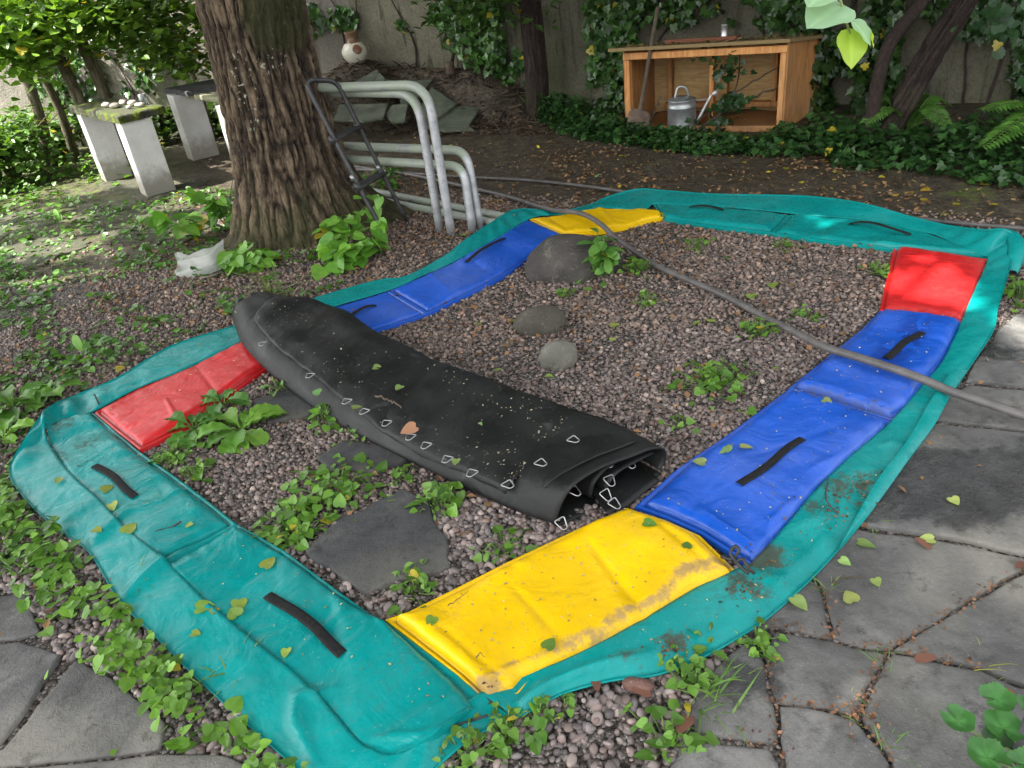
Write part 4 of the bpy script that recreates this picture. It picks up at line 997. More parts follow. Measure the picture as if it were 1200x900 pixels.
# top layer with its free edges
te = crm([G(x, y, .135) for x, y in [(590,566),(553,549),(500,527),(453,500),(420,478),(362,437),(318,405),(300,385)]], 100)
tn = crm([G(x, y, z) for x, y, z in [(590,566,.13),(632,538,.125),(665,514,.12),(700,497,.115),(712,496,.10)]], 30)
rows = []
for j in range(100):
    i = int(np.interp(j / 99, [0, 1], [21, 124])); b_ = Rp[i]; a_ = te[j]
    q = a_[:2] + (b_[:2] - a_[:2]) * np.linspace(0, .96, 26)[:, None]
    # sit on the layer below
    u_ = ((q - Lp[i, :2]) @ (Rp[i, :2] - Lp[i, :2])) / ((Rp[i, :2] - Lp[i, :2]) @ (Rp[i, :2] - Lp[i, :2]))
    zz = zb[i] + hh[i] * np.interp(u_, [0, .03, .13, .3, .6, .86, .985], [.35, .5, .82, .98, 1.0, .98, .86]) + .05 * (fbm(s130[i] * 7 + 0 * u_, u_ * 2.5, 3, 2) - .5) + .011 + .004 * np.exp(-np.linspace(0, 26, 26) / 1.5) * np.sin(j * .8)
    rows.append(np.column_stack([q, zz]))
T0 = np.array(rows)
jj = np.arange(100)[:, None]; ii = np.arange(26)[None]; T0[..., 2] += -.010 * np.exp(-((jj - 34 - ii * .25) / 2.2)**2) + .007 * sm(0, 6, jj - 34 - ii * .25) * sm(60, 20, jj) - .012 * np.exp(-((jj - 80 + ii * .6) / 4.)**2) + .010 * np.sin(jj * .33 + ii * .12) * sm(60, 90, jj) * sm(0, 8, ii)
# extend to the diagonal near edge
ext = []
for w_ in np.linspace(1, 0, 18, endpoint=False):
    q = tn[np.linspace(0, 29, 26).astype(int)]; ext.append(T0[0] * (1 - w_) + np.column_stack([q[:, :2], T0[0, :, 2] - .004]) * w_)
m = M(); m.grid(np.concatenate([np.array(ext), T0]))
b3 = obj('top_layer', m, MATF, mat); s_ = b3.modifiers.new('t', 'SOLIDIFY'); s_.thickness = .007; s_.offset = 0
# stitched hem on the near end of the roll
for pr, i_ in (([(.05,.86),(.13,.985),(.3,1.03),(.6,1.045),(.86,1.02)], 8),):
    m = M(); m.grid(ribbon(pr, 3, 5, npt=30) + (0, 0, .004)); hm = obj('hem', m, MATF, mat); s_ = hm.modifiers.new('t', 'SOLIDIFY'); s_.thickness = .003
m = M(); A = lin([G(x, y, .02) for x, y in [(690,575),(716,555),(745,540)]], 14); B = lin([G(x, y, .02) for x, y in [(712,606),(738,594),(773,566)]], 14)
q_ = A[:, None] + (B - A)[:, None] * np.linspace(0, 1, 8)[None, :, None]; q_[..., 2] = .024 + .012 * fbm(q_[..., 0] * 9, q_[..., 1] * 9, 2); m.grid(q_); bf = obj('bottom_layer', m, MATF, mat); s_ = bf.modifiers.new('t', 'SOLIDIFY'); s_.thickness = .005
# triangular steel rings
def ring_mesh():
    tri = np.array([(-.018, 0), (.018, 0), (.008, .034), (-.008, .034)]); P = []
    for i in range(4):
        a, b, c = tri[i - 1], tri[i], tri[(i + 1) % 4]; u1, u2 = unit(a - b), unit(c - b)
        for t in np.linspace(0, 1, 5): 
            s0, s1 = b + u1 * .007, b + u2 * .007
            P.append((1 - t)**2 * s0 + 2 * t * (1 - t) * b + t * t * s1)
    P = np.array(P); P = np.concatenate([P, P[:1]]); m = M(); m.tube(np.column_stack([P, np.zeros(len(P))]),   .0020, 6, cap=False); return mesh_of('ring', m, STEEL, (0, 0, 0), True)
RM = ring_mesh()
def ringat(px, py, z, dpx, dpy, tilt=0.0, roll=0.0, sc=1.0):
    p = G(px, py, z); q = G(px + dpx, py + dpy, z); d = unit(q - p); d = unit(d + np.array([0, 0, tilt]))
    up = unit(np.array([roll, 0, 1.0])); x = unit(np.cross(d, up)); n = np.cross(x, d)
    o = bpy.data.objects.new('ring', RM); COL.objects.link(o); o.parent = mat
    mm = Matrix.Identity(4); L0 = np.array(mat['_o'])
    pp = p - L0
    for i in range(3): mm[i][0], mm[i][1], mm[i][2], mm[i][3] = x[i] * sc, d[i] * sc, n[i] * sc, pp[i]
    o.matrix_local = mm
for a in [(668,513,.152,13,6),(630,540,.155,13,7),(592,565,.155,11,8),(740,518,.115,12,6,-.2),(707,540,.115,12,6,-.2),(735,538,.095,12,8,-.6),(669,572,.11,12,6,-.3),(655,608,.07,10,8,-.8),(707,575,.085,12,8,-.8),(716,586,.06,12,6,-.5),(712,558,.09,8,8,-.6),(768,523,.08,14,3,-.2),
          (309,399,.155,-4,9),(366,436,.15,-6,7),(410,466,.14,-7,7),(431,478,.14,-7,6),(456,491,.135,-6,8),(484,507,.135,-6,8),(503,517,.13,-7,8),(528,533,.13,-7,8),(557,549,.13,-7,8),(283,366,.15,-8,-3)]: ringat(*((a[0] + a[3] * .22, a[1] + a[4] * .22) if a[3] < 0 else (a[0], a[1])), *a[2:], sc=1.08)
# ================================================================== frames, ladder, tables
GALV = NT('weathered_galvanised'); _n = GALV.noise(9, 5); _n2 = GALV.noise(70, 4)
_geo = GALV.n('NewGeometry'); _sx = GALV.n('SeparateXYZ'); GALV.L(_geo.outputs['Normal'], _sx.inputs[0])
_c = GALV.mix(GALV.map(_n, .3, .7), (.30, .31, .31), (.50, .51, .52)); _c = GALV.mix(GALV.map(_n2, .58, .7, 0, .6), _c, (.17, .18, .16))
_al = GALV.math('MULTIPLY', GALV.chan(GALV.attr(), 0), GALV.map(_n, .25, .6)); _c = GALV.mix(GALV.math('MULTIPLY', _al, .6), _c, (.13, .20, .05))
GALV.base(_c, .5, .5, GALV.map(_al, 0, .6, .45, .0)); GALV.bump(_n2, .2, .003); GALV = GALV.m
def pipe(m, pts, r, n=14, k=80, alg=0.0):
    p = crm(pts, k); m.tube(p, r, n, (alg, 0, 0))
def bent(pts, rad=.12, k=8):               # polyline with rounded corners
    P = [np.asarray(p, float) for p in pts]; out = [P[0]]
    for a, b, c in zip(P[:-2], P[1:-1], P[2:]):
        u1, u2 = unit(a - b), unit(c - b); q = min(rad, np.linalg.norm(a - b) * .45, np.linalg.norm(c - b) * .45)
        for t in np.linspace(0, 1, k): out.append((1 - t)**2 * (b + u1 * q) + 2 * t * (1 - t) * b + t * t * (b + u2 * q))
    out.append(P[-1])
    # densify
    res = [out[0]]
    for a, b in zip(out[:-1], out[1:]):
        s = max(1, int(np.linalg.norm(b - a) / .08))
        for i in range(1, s + 1): res.append(a + (b - a) * i / s)
    return np.array(res)
def legframe(lab, base, topc, far, r, rad, hook=None):
    t = thing('trampoline_leg_frame', lab, 'metal frame', (base[0], base[1], 0), 'galvanised trampoline leg frames')
    m = M(); P = bent([base, topc, far, np.array([far[0], far[1], 0.02])], rad)
    alg = np.clip((P[:, 2] > topc[2] * .9) * .9, 0, 1)
    m.tube(P, r, 14, np.repeat(np.column_stack([alg, 0 * alg, 0 * alg]), 14, 0)); obj('tube', m, GALV, t)
    return t
b = G(516, 272); t = RY(463, 117, b[1] + .02); f = G(372, 110, t[2]) 
legframe('tall bent tube frame, inner one of the pair', np.array([b[0], b[1], 0.0]), np.array([b[0], b[1] + .02, t[2] + .02]), np.array([b[0], b[1] + .02, t[2] + .02]) + (G(372, 108, t[2] + .02) - np.array([b[0], b[1] + .02, t[2] + .02])) * 1.7, .029, .17)
b2 = G(529, 275); 
legframe('tall bent tube frame, outer one nearest the green pad', np.array([b2[0], b2[1], 0.0]), np.array([b2[0] + .0, b2[1] + .04, t[2] + .07]), np.array([b2[0], b2[1] + .04, t[2] + .07]) + (G(372, 103, t[2] + .07) - np.array([b2[0], b2[1] + .04, t[2] + .07])) * 1.7, .029, .17)
b = G(554, 272); legframe('short bent tube frame with bright elbow', np.array([b[0] - .0, b[1], 0.0]), np.array([b[0] + .0, b[1] + .06, .42]), np.array([b[0], b[1] + .06, .42]) + (G(400, 186, .42) - np.array([b[0], b[1] + .06, .42])) * 1.5, .029, .11)
b = G(563, 268); legframe('short bent tube frame behind the bright elbow', np.array([b[0], b[1], 0.0]), np.array([b[0] - .02, b[1] + .08, .50]), np.array([b[0] - .02, b[1] + .08, .50]) + (G(398, 171, .5) - np.array([b[0] - .02, b[1] + .08, .50])) * 1.5, .029, .11)
for lab, p, q in (('straight tube lying on the ground, upper one of the two', (395, 216), (602, 256)), ('straight tube lying on the ground, lower one of the two', (400, 226), (585, 262))):
    a, c = G(*p, .03), G(*q, .03); m = M(); m.tube(lin([a, c], 24), .027, 14, (.8, 0, 0)); tag(obj('metal_tube', m, GALV), lab, 'metal tube', 'straight galvanised tubes')
BLK = simple('black_painted_steel', (.018, .018, .019), (.045, .045, .045), 22, .45, .2, 60, .003)
STEP = simple('ladder_tread', (.015, .015, .015), (.035, .034, .032), 30, .75, .3)
def ladder():
    b1, b2 = G(455, 284), G(478, 262); 
    t1, t2 = RY(357, 104, 5.02), RY(396, 104, 5.16)
    o = thing('ladder', 'small black tubular step ladder leaning against the tree trunk', 'ladder', (b1[0], b1[1], 0))
    top = [b1, b1 + (t1 - b1) * .93, t1 + (.02, .02, .05), t2 + (-.02, .0, .05), b2 + (t2 - b2) * .93, b2]
    m = M(); m.tube(bent([b1, t1 + (.005, .01, .05), t2 + (0, 0, .05), b2], .07), .0155, 10); obj('rail', m, BLK, o)
    for (l, r_) in (((389, 164), (419, 148)), ((424, 219), (453, 203))):
        def onr(p, b_, t_):
            best = min(np.linspace(0, 1, 300), key=lambda s: abs(((b_ + (t_ - b_) * s) - (0, 0, CAM_H)) @ (_up + 0) / (((b_ + (t_ - b_) * s) - (0, 0, CAM_H)) @ _fw) - (450 - p[1]) / FPX)); return b_ + (t_ - b_) * best
        A, B = onr(l, b1, t1), onr(r_, b2, t2)
        x = unit(B - A); rail = unit(t1 - b1); n = unit(np.cross(x, rail)); yv = np.array([0, 0, 1.0]) - x * x[2]; yv = unit(yv); d3 = np.cross(x, yv)
        m = M(); m.box((A + B) / 2, (np.linalg.norm(B - A) + .02, .018, .085), ax=np.array([x, yv, d3]), bev=.004); obj('tread', m, STEP, o)
        for P in (A, B): 
            mm = M(); mm.tube([P - rail * .03, P + rail * .03], .021, 10); obj('bracket', mm, BLK, o)
    for b_, t_ in ((b1, t1), (b2, t2)):
        q = b_ + (t_ - b_) * .42; m = M(); m.tube([q, q + unit(t_ - b_) * .035], .0185, 10); obj('collar', m, simple('bare_collar', (.3, .3, .3), (.4, .4, .4), 20, .4, 0, metal=.7), o)
ladder()

PILM = NT('white_pillar'); _n = PILM.noise(5, 5); _sz = PILM.n('SeparateXYZ'); PILM.L(PILM.co, _sz.inputs[0])
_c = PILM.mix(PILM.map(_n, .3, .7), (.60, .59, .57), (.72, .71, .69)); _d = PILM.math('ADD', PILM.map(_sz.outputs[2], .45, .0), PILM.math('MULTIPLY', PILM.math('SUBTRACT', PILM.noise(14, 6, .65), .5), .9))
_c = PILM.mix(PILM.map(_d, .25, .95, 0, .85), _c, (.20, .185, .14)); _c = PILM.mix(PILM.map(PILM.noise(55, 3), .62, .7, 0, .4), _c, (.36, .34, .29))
PILM.base(_c, .8, .3); PILM.bump(PILM.noise(40, 5), .25, .004); PILM = PILM.m
MOSSTOP = NT('mossy_slab'); _n = MOSSTOP.noise(7, 6); _c = MOSSTOP.ramp(_n, [(.3, (.035, .035, .03)), (.46, (.075, .07, .055)), (.56, (.05, .075, .015)), (.7, (.16, .17, .02))])
MOSSTOP.base(_c, .95, .2); MOSSTOP.bump(MOSSTOP.noise(45, 5), 1.0, .02); MOSSTOP = MOSSTOP.m
TX = unit(np.array([.83, .55])); TY = np.array([-.61, .79]); TY = unit(TY)
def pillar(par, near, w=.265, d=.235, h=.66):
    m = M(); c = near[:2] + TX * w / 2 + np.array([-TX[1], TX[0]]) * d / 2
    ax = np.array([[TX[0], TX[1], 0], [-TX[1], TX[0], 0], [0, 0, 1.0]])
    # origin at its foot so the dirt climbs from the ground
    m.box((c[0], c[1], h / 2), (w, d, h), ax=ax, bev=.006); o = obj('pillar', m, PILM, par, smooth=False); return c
p1, p2 = G(173, 232), G(125, 214)
def table(lab, q1, q2, slabdef, h, mt=MOSSTOP):
    r = thing('stone_table', lab, 'table', ((q1[0] + q2[0]) / 2, (q1[1] + q2[1]) / 2, 0), 'stone slab tables on white pillars')
    c1 = pillar(r, q1, h=h); c2 = pillar(r, q2, h=h)
    m = M(); a = unit(c2 - c1); n = np.array([-a[1], a[0]])
    e0, e1, wl_, wr_, th = slabdef
    P = [c1 - a * e0 - n * wl_, c1 - a * (e0 + .03) + n * wr_, c2 + a * e1 + n * (wr_ - .02), c2 + a * (e1 + .02) - n * wl_]
    if np.cross(P[1] - P[0], P[2] - P[1]) < 0: P = P[::-1]
    slab(m, P, h + .003, h + th, 1, 0, jit=.02, bev=.02, seed=int(q1[0] * 9) % 50); obj('tabletop', m, mt, r)
    return c1, c2, a, n
c1, c2, a_, n_ = table('nearer stone slab table with moss, shells and a glass on top', p1, p2, (.13, .25, .26, .16, .07), .66)
# stones and glass on the table
m = M(); rr = random.Random(4)
SH = simple('table_pebble', (.22, .19, .16), (.5, .45, .4), 9, .7, .2)
import bmesh as _bm
def rock(m, c, r, seed, sub=3, amp=.25, col=(1, 1, 1), flat=.0):
    bm = _bm.new(); _bm.ops.create_icosphere(bm, subdivisions=sub, radius=1); bm.verts.index_update()
    V = np.array([v.co[:] for v in bm.verts]); F = np.array([[v.index for v in f.verts] for f in bm.faces]); bm.free()
    d = 1 + amp * (fbm(V[:, 0] * 1.3 + seed * 3.7, V[:, 1] * 1.3, V[:, 2] * 1.3 + seed, 3) - .5) * 2
    V = V * d[:, None]; m.add(V * np.asarray(r) + np.asarray(c), F, col)
for i in range(11):
    s = rr.uniform(-.02, .62); w_ = rr.uniform(-.1, .1); q = c1 + a_ * s + n_ * (w_ - .05); r0 = rr.uniform(.022, .05)
    mm = M(); rock(mm, (q[0], q[1], .735 + r0 * .45), (r0, r0 * .8, r0 * .55), i, 2)
    tag(obj('table_stone', mm, SH), 'small stone or shell lying on the mossy slab table', 'stone', 'stones and shells on the mossy table')
GLASS = NT('clear_glass'); GLASS.b.inputs['Transmission Weight'].default_value = .9; GLASS.base((.85, .92, .92), .08); GLASS = GLASS.m
q = RY(170, 123, 7.35); 
mm = M(); mm.rev([(.0, .0), (.032, 0), (.036, .09), (.033, .09), (.030, .008), (0, .008)], (q[0], q[1], .735), 18)
tag(obj('glass', mm, GLASS), 'small clear drinking glass standing on the mossy table', 'glass')
p3, p4 = G(227, 189), G(283, 204)
def table2():
    r = thing('stone_table', 'farther table with a dark slab, half hidden behind the big trunk', 'table', (p3[0], p3[1], 0), 'stone slab tables on white pillars')
    e1 = pillar(r, p3, .29, .22, .67); e2 = pillar(r, p4, .22, .2, .62)
    a = unit(e2 - e1); n = np.array([-a[1], a[0]])
    m = M(); m.box((*((e1 + e2) / 2 + a * .1), .66), (np.linalg.norm(e2 - e1) * .7, .13, .05), ax=np.array([[a[0], a[1], 0], [n[0], n[1], 0], [0, 0, 1.0]]), bev=.006); obj('rail', m, simple('grey_green_plank', (.14, .15, .08), (.26, .25, .16), 8, .85, .4, scl=(1, 6, 6)), r)
    P = [e1 - a * .22 - n * .12, e1 + a * .5 - n * .12, e1 + a * .55 + n * .42, e1 - a * .18 + n * .42]
    m = M(); slab(m, P, .673, .72, 1, 0, jit=.02, bev=.015, seed=8); obj('tabletop', m, DARKSTONE, r)
table2()

# ceramic jug on the mound
def jug():
    b = RY(419, 77, 9.45); z0 = float(H(b[0], b[1])); b[2] = z0 - .01
    t = NT('jug_glaze'); s = t.n('SeparateXYZ'); t.L(t.co, s.inputs[0])
    top = t.map(t.math('ADD', s.outputs[2], t.math('MULTIPLY', t.noise(20, 3), .02)), .232, .24)
    c = t.mix(top, (.58, .56, .46), (.17, .10, .055))
    vd = t.n('VectorMath', operation='DISTANCE'); t.L(t.co, vd.inputs[0]); vd.inputs[1].default_value = (.055, -.13, .165)
    c = t.mix(t.map(t.math('ADD', vd.outputs['Value'], t.math('MULTIPLY', t.noise(25, 3), .02)), .062, .07), (.20, .09, .05), c)
    t.base(c, .3); 
    m = M(); m.rev([(0, 0), (.075, 0), (.12, .05), (.148, .11), (.145, .16), (.11, .21), (.075, .24), (.065, .26), (.068, .31), (.08, .335), (.078, .345), (.066, .335), (.055, .30), (.055, .26)], (0, 0, 0) + b, 40)
    o = thing('ceramic_jug', 'round cream ceramic jug with brown neck and brown spot, by the wall', 'jug', b)
    obj('body', m, t.m, o)
    m = M(); 
jug()

# slates leaning on the mound
SLATE = NT('slate'); _n = SLATE.noise(5, 6, .6); _c = SLATE.ramp(_n, [(.3, (.045, .054, .04)), (.55, (.10, .115, .085)), (.75, (.18, .195, .145))]); _c = SLATE.mix(SLATE.map(SLATE.noise(2.5, 4), .5, .7, 0, .5), _c, (.07, .085, .045))
SLATE.base(_c, .75, .4); SLATE.bump(SLATE.noise(22, 5), .3, .006); SLATE = SLATE.m
def slate(corners, lab, th=.022):
    # corners: image points with heights, giving a tilted plate
    P = np.array([RY(px, py, y - .1) for px, py, y in corners]); c = P.mean(0)
    u = unit(P[1] - P[0]); n = unit(np.cross(P[1] - P[0], P[3] - P[0]))
    if n[2] < 0: n = -n
    m = M(); k = len(P); E = []
    for i in range(k):
        for s in np.linspace(0, 1, 9, endpoint=False):
            q = P[i] + (P[(i + 1) % k] - P[i]) * s; d = unit(q - c); E.append(q + d * .018 * (float(fbm(q[0] * 18, q[2] * 18 + q[1] * 9, 3)) - .5) * 2)
    E = np.array(E); kk_ = len(E); inn = c + (E - c) * .97
    V = np.concatenate([E - n * th, E - n * .003, inn, [c]]); F4 = []; F3 = []
    for i in range(kk_):
        j = (i + 1) % kk_
        F4 += [[i, j, kk_ + j, kk_ + i], [kk_ + i, kk_ + j, 2 * kk_ + j, 2 * kk_ + i]]; F3.append([2 * kk_ + i, 2 * kk_ + j, 3 * kk_])
    m.add(V, [np.array(F4), np.array(F3), np.array([list(range(kk_))[::-1]])])
    tag(obj('slate_slab', m, SLATE, smooth=False), lab, 'slate slab', 'slate slabs leaning on the soil mound')
slate([(497,149,8.12),(535,138,8.3),(556,152,7.97),(522,153,7.95)], 'small slate fragment under the rightmost slab', .02)
slate([(510,133,8.35),(515,124,8.55),(563,125,8.5),(549,148,8.05),(497,148,8.1)], 'rightmost slate slab lying almost flat on the mound')
slate([(488,133,8.4),(506,102,8.85),(535,121,8.5),(512,140,8.2),(494,150,8.08)], 'large slate slab behind the bent tubes, second from the right')
slate([(468,108,8.75),(475,95,9.0),(507,93,9.0),(487,117,8.6),(470,126,8.45)], 'slate slab left of the large one, its top edge pointed')
slate([(437,108,8.8),(449,92,9.05),(474,96,8.95),(468,110,8.7)], 'middle slate slab above the bent tubes')
slate([(425,108,8.85),(445,85,9.2),(452,93,9.0),(437,110,8.75)], 'narrow pale slate slab at the middle of the pile')
slate([(396,106,8.9),(442,81,9.3),(444,88,9.15),(424,108,8.8)], 'leftmost slate slab, highest on the mound')
slate([(452,134,8.35),(460,122,8.5),(478,122,8.45),(474,142,8.15),(458,143,8.15)], 'small slate slab low in front below the bent tubes')
slate([(390,140,8.35),(398,122,8.6),(455,121,8.55),(448,138,8.2),(425,142,8.15)], 'wide dark slate slab low on the left near the trunk')

# dead branch leaning on the stained wall, stump, sticks
STICK = simple('dead_wood', (.05, .035, .025), (.13, .095, .065), 20, .9, .4)
def stick(pts, r, lab, mt=STICK, grp=None, n=6, cat='branch'):
    m = M(); p = crm(pts, 20); p[1:-1] += r * .6 * rng.standard_normal(p[1:-1].shape); m.tube(p, np.linspace(r, r * .5, 20), n); o = obj('branch', m, mt); tag(o, lab, cat, grp); return o
bb = RY(528, 78, 8.95)
m = M(); m.tube(crm([bb, RY(536, 45, 8.9), RY(542, 15, 8.88), RY(545, -10, 8.85)], 16), np.linspace(.022, .012, 16), 7); m.tube(lin([RY(531, 62, 8.93), RY(524, 55, 8.9)], 5), np.linspace(.012, .005, 5), 5)
tag(obj('branch', m, BARK2), 'forked dark dead branch standing against the stained wall', 'branch')
m = M(); q = RY(527, 76, 8.85); m.tube(lin([q - (0, 0, .1), q + (0, 0, .03)], 5), .05, 12); tag(obj('stump', m, STICK), 'small cut reddish stump at the foot of the dead branch', 'stump')
# rubble and twigs on the mound (uncountable)
m = M()
for i in range(900):
    t_ = rng.uniform(-2.7, .5); o_ = rng.uniform(.03, 1.0)**1.3; q = wp(t_, 0, o_); q[2] = float(H(q[0], q[1])) + .008
    d = rdir(1, .1)[0]; L_ = rng.uniform(.03, .16); m.tube(lin([q, q + d * L_], 3), rng.uniform(.003, .008), 4, np.array((.05, .035, .025)) * rng.uniform(.4, 2.4), cap=False)
k = 1200; tt = rng.uniform(-2.8, .6, k); oo = rng.uniform(.02, 1.1, k); P = np.array([wp(a, 0, b) for a, b in zip(tt, oo)]); P[:, 2] = H(P[:, 0], P[:, 1]) + .01
DC = greens(k, (.03, .02, .012), (.11, .075, .045))
leaves(m, P, rdir(k, .05), rnorm(k, .6), .03 + .05 * rng.random(k), SIMP, DC)
LITM = NT('dry_litter'); LITM.base(LITM.attr(), .8, .3); LITM = LITM.m
o = obj('leaf_litter', m, LITM, origin=(-.7, 8.6, .2), smooth=False); o['kind'] = 'stuff'; o['label'] = 'brown twigs and dead leaves covering the soil mound'

# ================================================================== open timber shelter
WOOD = NT('orange_timber'); _co = WOOD.scaled(1, 1, 1); _a = WOOD.attr(); _n = WOOD.noise(4, 5)
_wv = WOOD.n('TexNoise'); _mp = WOOD.scaled(14, 14, 1.6); WOOD.L(_mp, _wv.inputs['Vector']); _wv.inputs['Scale'].default_value = 3; _wv.inputs['Detail'].default_value = 5; _wv.inputs['Distortion'].default_value = 1.0
_c = WOOD.mix(WOOD.map(_wv.outputs['Fac'], .3, .7), (.45, .19, .06), (.64, .32, .115)); _c = WOOD.mix(1.0, _c, _a, 'MULTIPLY'); _c = WOOD.mix(WOOD.map(_n, .5, .72, 0, .55), _c, (.15, .09, .05)); _c = WOOD.mix(WOOD.map(WOOD.noise(1.4, 5), .45, .7, 0, .4), _c, (.28, .19, .11))
WOOD.base(_c, .75, .3); WOOD.bump(_wv.outputs['Fac'], .25, .004); WOOD = WOOD.m
PLY = NT('plywood'); _mp = PLY.scaled(1.6, 1.6, 13); _w = PLY.n('TexNoise'); PLY.L(_mp, _w.inputs['Vector']); _w.inputs['Scale'].default_value = 3; _w.inputs['Detail'].default_value = 5; _w.inputs['Distortion'].default_value = 1.5
_c = PLY.mix(PLY.map(_w.outputs['Fac'], .3, .7), (.40, .25, .10), (.56, .39, .18)); _c = PLY.mix(PLY.map(PLY.noise(3, 5), .5, .7, 0, .4), _c, (.20, .13, .06)); PLY.base(_c, .75, .3); PLY = PLY.m
FR = np.array([2.50, 6.23]); FD = unit(np.array([-.842, .54])); BD = unit(np.array([.54, .842])); AX = np.array([[FD[0], FD[1], 0], [BD[0], BD[1], 0], [0, 0, 1.0]])
SL, SD, ZB = 1.36, .80, .605
def zr(v): return .692 - (.692 - ZB) * v / SD
shed = thing('timber_shelter', 'open fronted orange timber shelter with plywood back, by the ivy wall', 'shelter', (FR[0] + FD[0] * SL / 2, FR[1] + FD[1] * SL / 2, 0))
def sp(u, v, z): q = FR + FD * (u - .19 * v * (1 - u / SL)) + BD * v; return np.array([q[0], q[1], z])
def bar(name, u0, u1, v0, v1, z0, z1, tone=1.0, mt=None, bev=.004, par=shed):
    m = M(); m.box(sp((u0 + u1) / 2, (v0 + v1) / 2, (z0 + z1) / 2), (abs(u1 - u0), abs(v1 - v0), z1 - z0), ax=AX, bev=bev, c3=np.array((1, 1, 1)) * tone); return obj(name, m, mt or WOOD, par, smooth=False)
bar('post', .0, .045, .0, .075, 0, .615, 1.15); bar('post', SL - .045, SL, .0, .075, 0, .615, 1.15)
bar('front_beam', -.012, SL + .012, -.004, .036, .617, .672, 1.2)
for u0, u1, tn_ in ((-.016, -.002, .9), (SL + .002, SL + .016, .85)):
    m = M(); Q = [sp(u, v_, z_) for u in (u0, u1) for v_, z_ in ((.02, .01), (SD, .01), (SD, ZB - .004), (.02, zr(.02) - .004))]
    m.add(Q, [[0, 1, 2, 3], [7, 6, 5, 4], [0, 4, 5, 1], [1, 5, 6, 2], [2, 6, 7, 3], [3, 7, 4, 0]], np.array((1, 1, 1)) * tn_); obj('side_panel', m, WOOD, shed, smooth=False)
bar('back_panel', -.0, SL + .12, SD - .015, SD - .001, .0, ZB - .006, 1, PLY)
for u in (.30, .70, 1.18): bar('stud', u, u + .04, SD - .10, SD - .018, .05, ZB - .01, 1.0)
bar('stud', .02, .06, SD - .10, SD - .018, .0, ZB - .01, .9)
bar('stud', .66, .70, .24, .32, .05, zr(.28) - .01, 1.15)
bar('bottom_rail', .05, SL - .05, SD - .11, SD - .02, .06, .105, .85); bar('bottom_rail', .05, SL - .05, .01, .05, .0, .05, .7)
bar('floor_board', .05, SL - .05, .06, SD - .12, .0, .03, .55)
_rb = unit(np.array([BD[0] * SD, BD[1] * SD, ZB - .692])); _ra = np.array([FD[0], FD[1], 0]); _rn = np.cross(_ra, _rb); _rn = _rn * np.sign(_rn[2])
Q = [sp(u, v_, zr(v_) + dz) for dz in (0, .026) for u, v_ in ((-.055, -.07), (SL + .12, -.07), (SL + .12, SD + .03), (-.06, SD + .03))]
m = M(); m.add(Q, [[0, 3, 2, 1], [4, 5, 6, 7], [0, 1, 5, 4], [1, 2, 6, 5], [2, 3, 7, 6], [3, 0, 4, 7]])
rf = obj('roof_board', m, NT('old_board').base((.24, .17, .075), .85).m, shed, smooth=False)
# moss and litter on the roof
m = M(); k = 420; uu = rng.uniform(-.06, SL + .08, k); vv_ = rng.uniform(-.04, SD, k); P = np.array([sp(a, b, zr(b) + .031) for a, b in zip(uu, vv_)]); leaves(m, P, rdir(k, .1), rnorm(k, .3), .02 + .04 * rng.random(k), SIMP, greens(k, (.05, .06, .012), (.16, .11, .04)))
o = obj('leaf_litter', m, LITM, smooth=False, origin=sp(SL / 2, .25, .715)); o['kind'] = 'stuff'
m = M(); m.box(sp(.78, .30, zr(.30) + .047), (.62, .16, .036), ax=np.array([_ra, _rb, _rn]), bev=.004); m2 = NT('red_brown_plank'); m2.base((.17, .06, .03), .8)
tag(obj('plank', m, m2.m, smooth=False), 'short reddish plank lying on the shelter roof', 'plank')
m = M(); c = sp(.60, .30, zr(.30) + .064); m.rev([(0, 0), (.030, 0), (.031, .004), (.029, .008), (.029, .085), (.031, .089), (.031, .094), (.026, .094), (.0, .088)], c, 20)
tag(obj('tin_can', m, simple('tin', (.45, .45, .45), (.6, .6, .6), 20, .35, 0, metal=.85)), 'small metal tin standing on the plank on the shelter roof', 'tin can')

# watering can
ZINC = simple('zinc', (.36, .38, .38), (.52, .54, .54), 14, .42, .15, 40, .003, metal=.75)
def wcan():
    b = G(799, 153); r = thing('watering_can', 'galvanised watering can with thin spout standing in the shelter', 'watering can', b)
    m = M(); m.rev([(0, .0), (.128, 0), (.13, .008), (.126, .014), (.122, .2), (.126, .205), (.126, .213), (.121, .218), (.120, .262), (.124, .267), (.118, .272), (.06, .292), (.0, .294)], b, 40); obj('body', m, ZINC, r)
    s = unit(np.array([.85, -.1, 0])); 
    m = M(); p = [b + s * .115 + (0, 0, .03), b + s * .16 + (0, 0, .11), b + s * .22 + (0, 0, .22), b + s * .26 + (0, 0, .285)]; m.tube(crm(p, 16), np.linspace(.016, .010, 16), 10); 
    m.tube(crm([p[3] - (0, 0, 0.005), p[3] + s * .04 + (0, 0, .012)], 4), [.012, .016, .02, .022], 10); obj('spout', m, simple('pale_spout', (.6, .6, .6), (.7, .7, .7), 20, .4, 0, metal=.4), r)
    m = M(); m.tube(lin([b + s * .12 + (0, 0, .24), b + s * .235 + (0, 0, .25)], 5), .005, 6); obj('brace', m, ZINC, r)
    m = M(); p = [b + (0, 0, .285) + s * .06, b + (0, 0, .36) + s * .03, b + (0, 0, .37) - s * .03, b + (0, 0, .285) - s * .06]; m.tube(crm(p, 20), .011, 8); obj('handle', m, ZINC, r)
wcan()

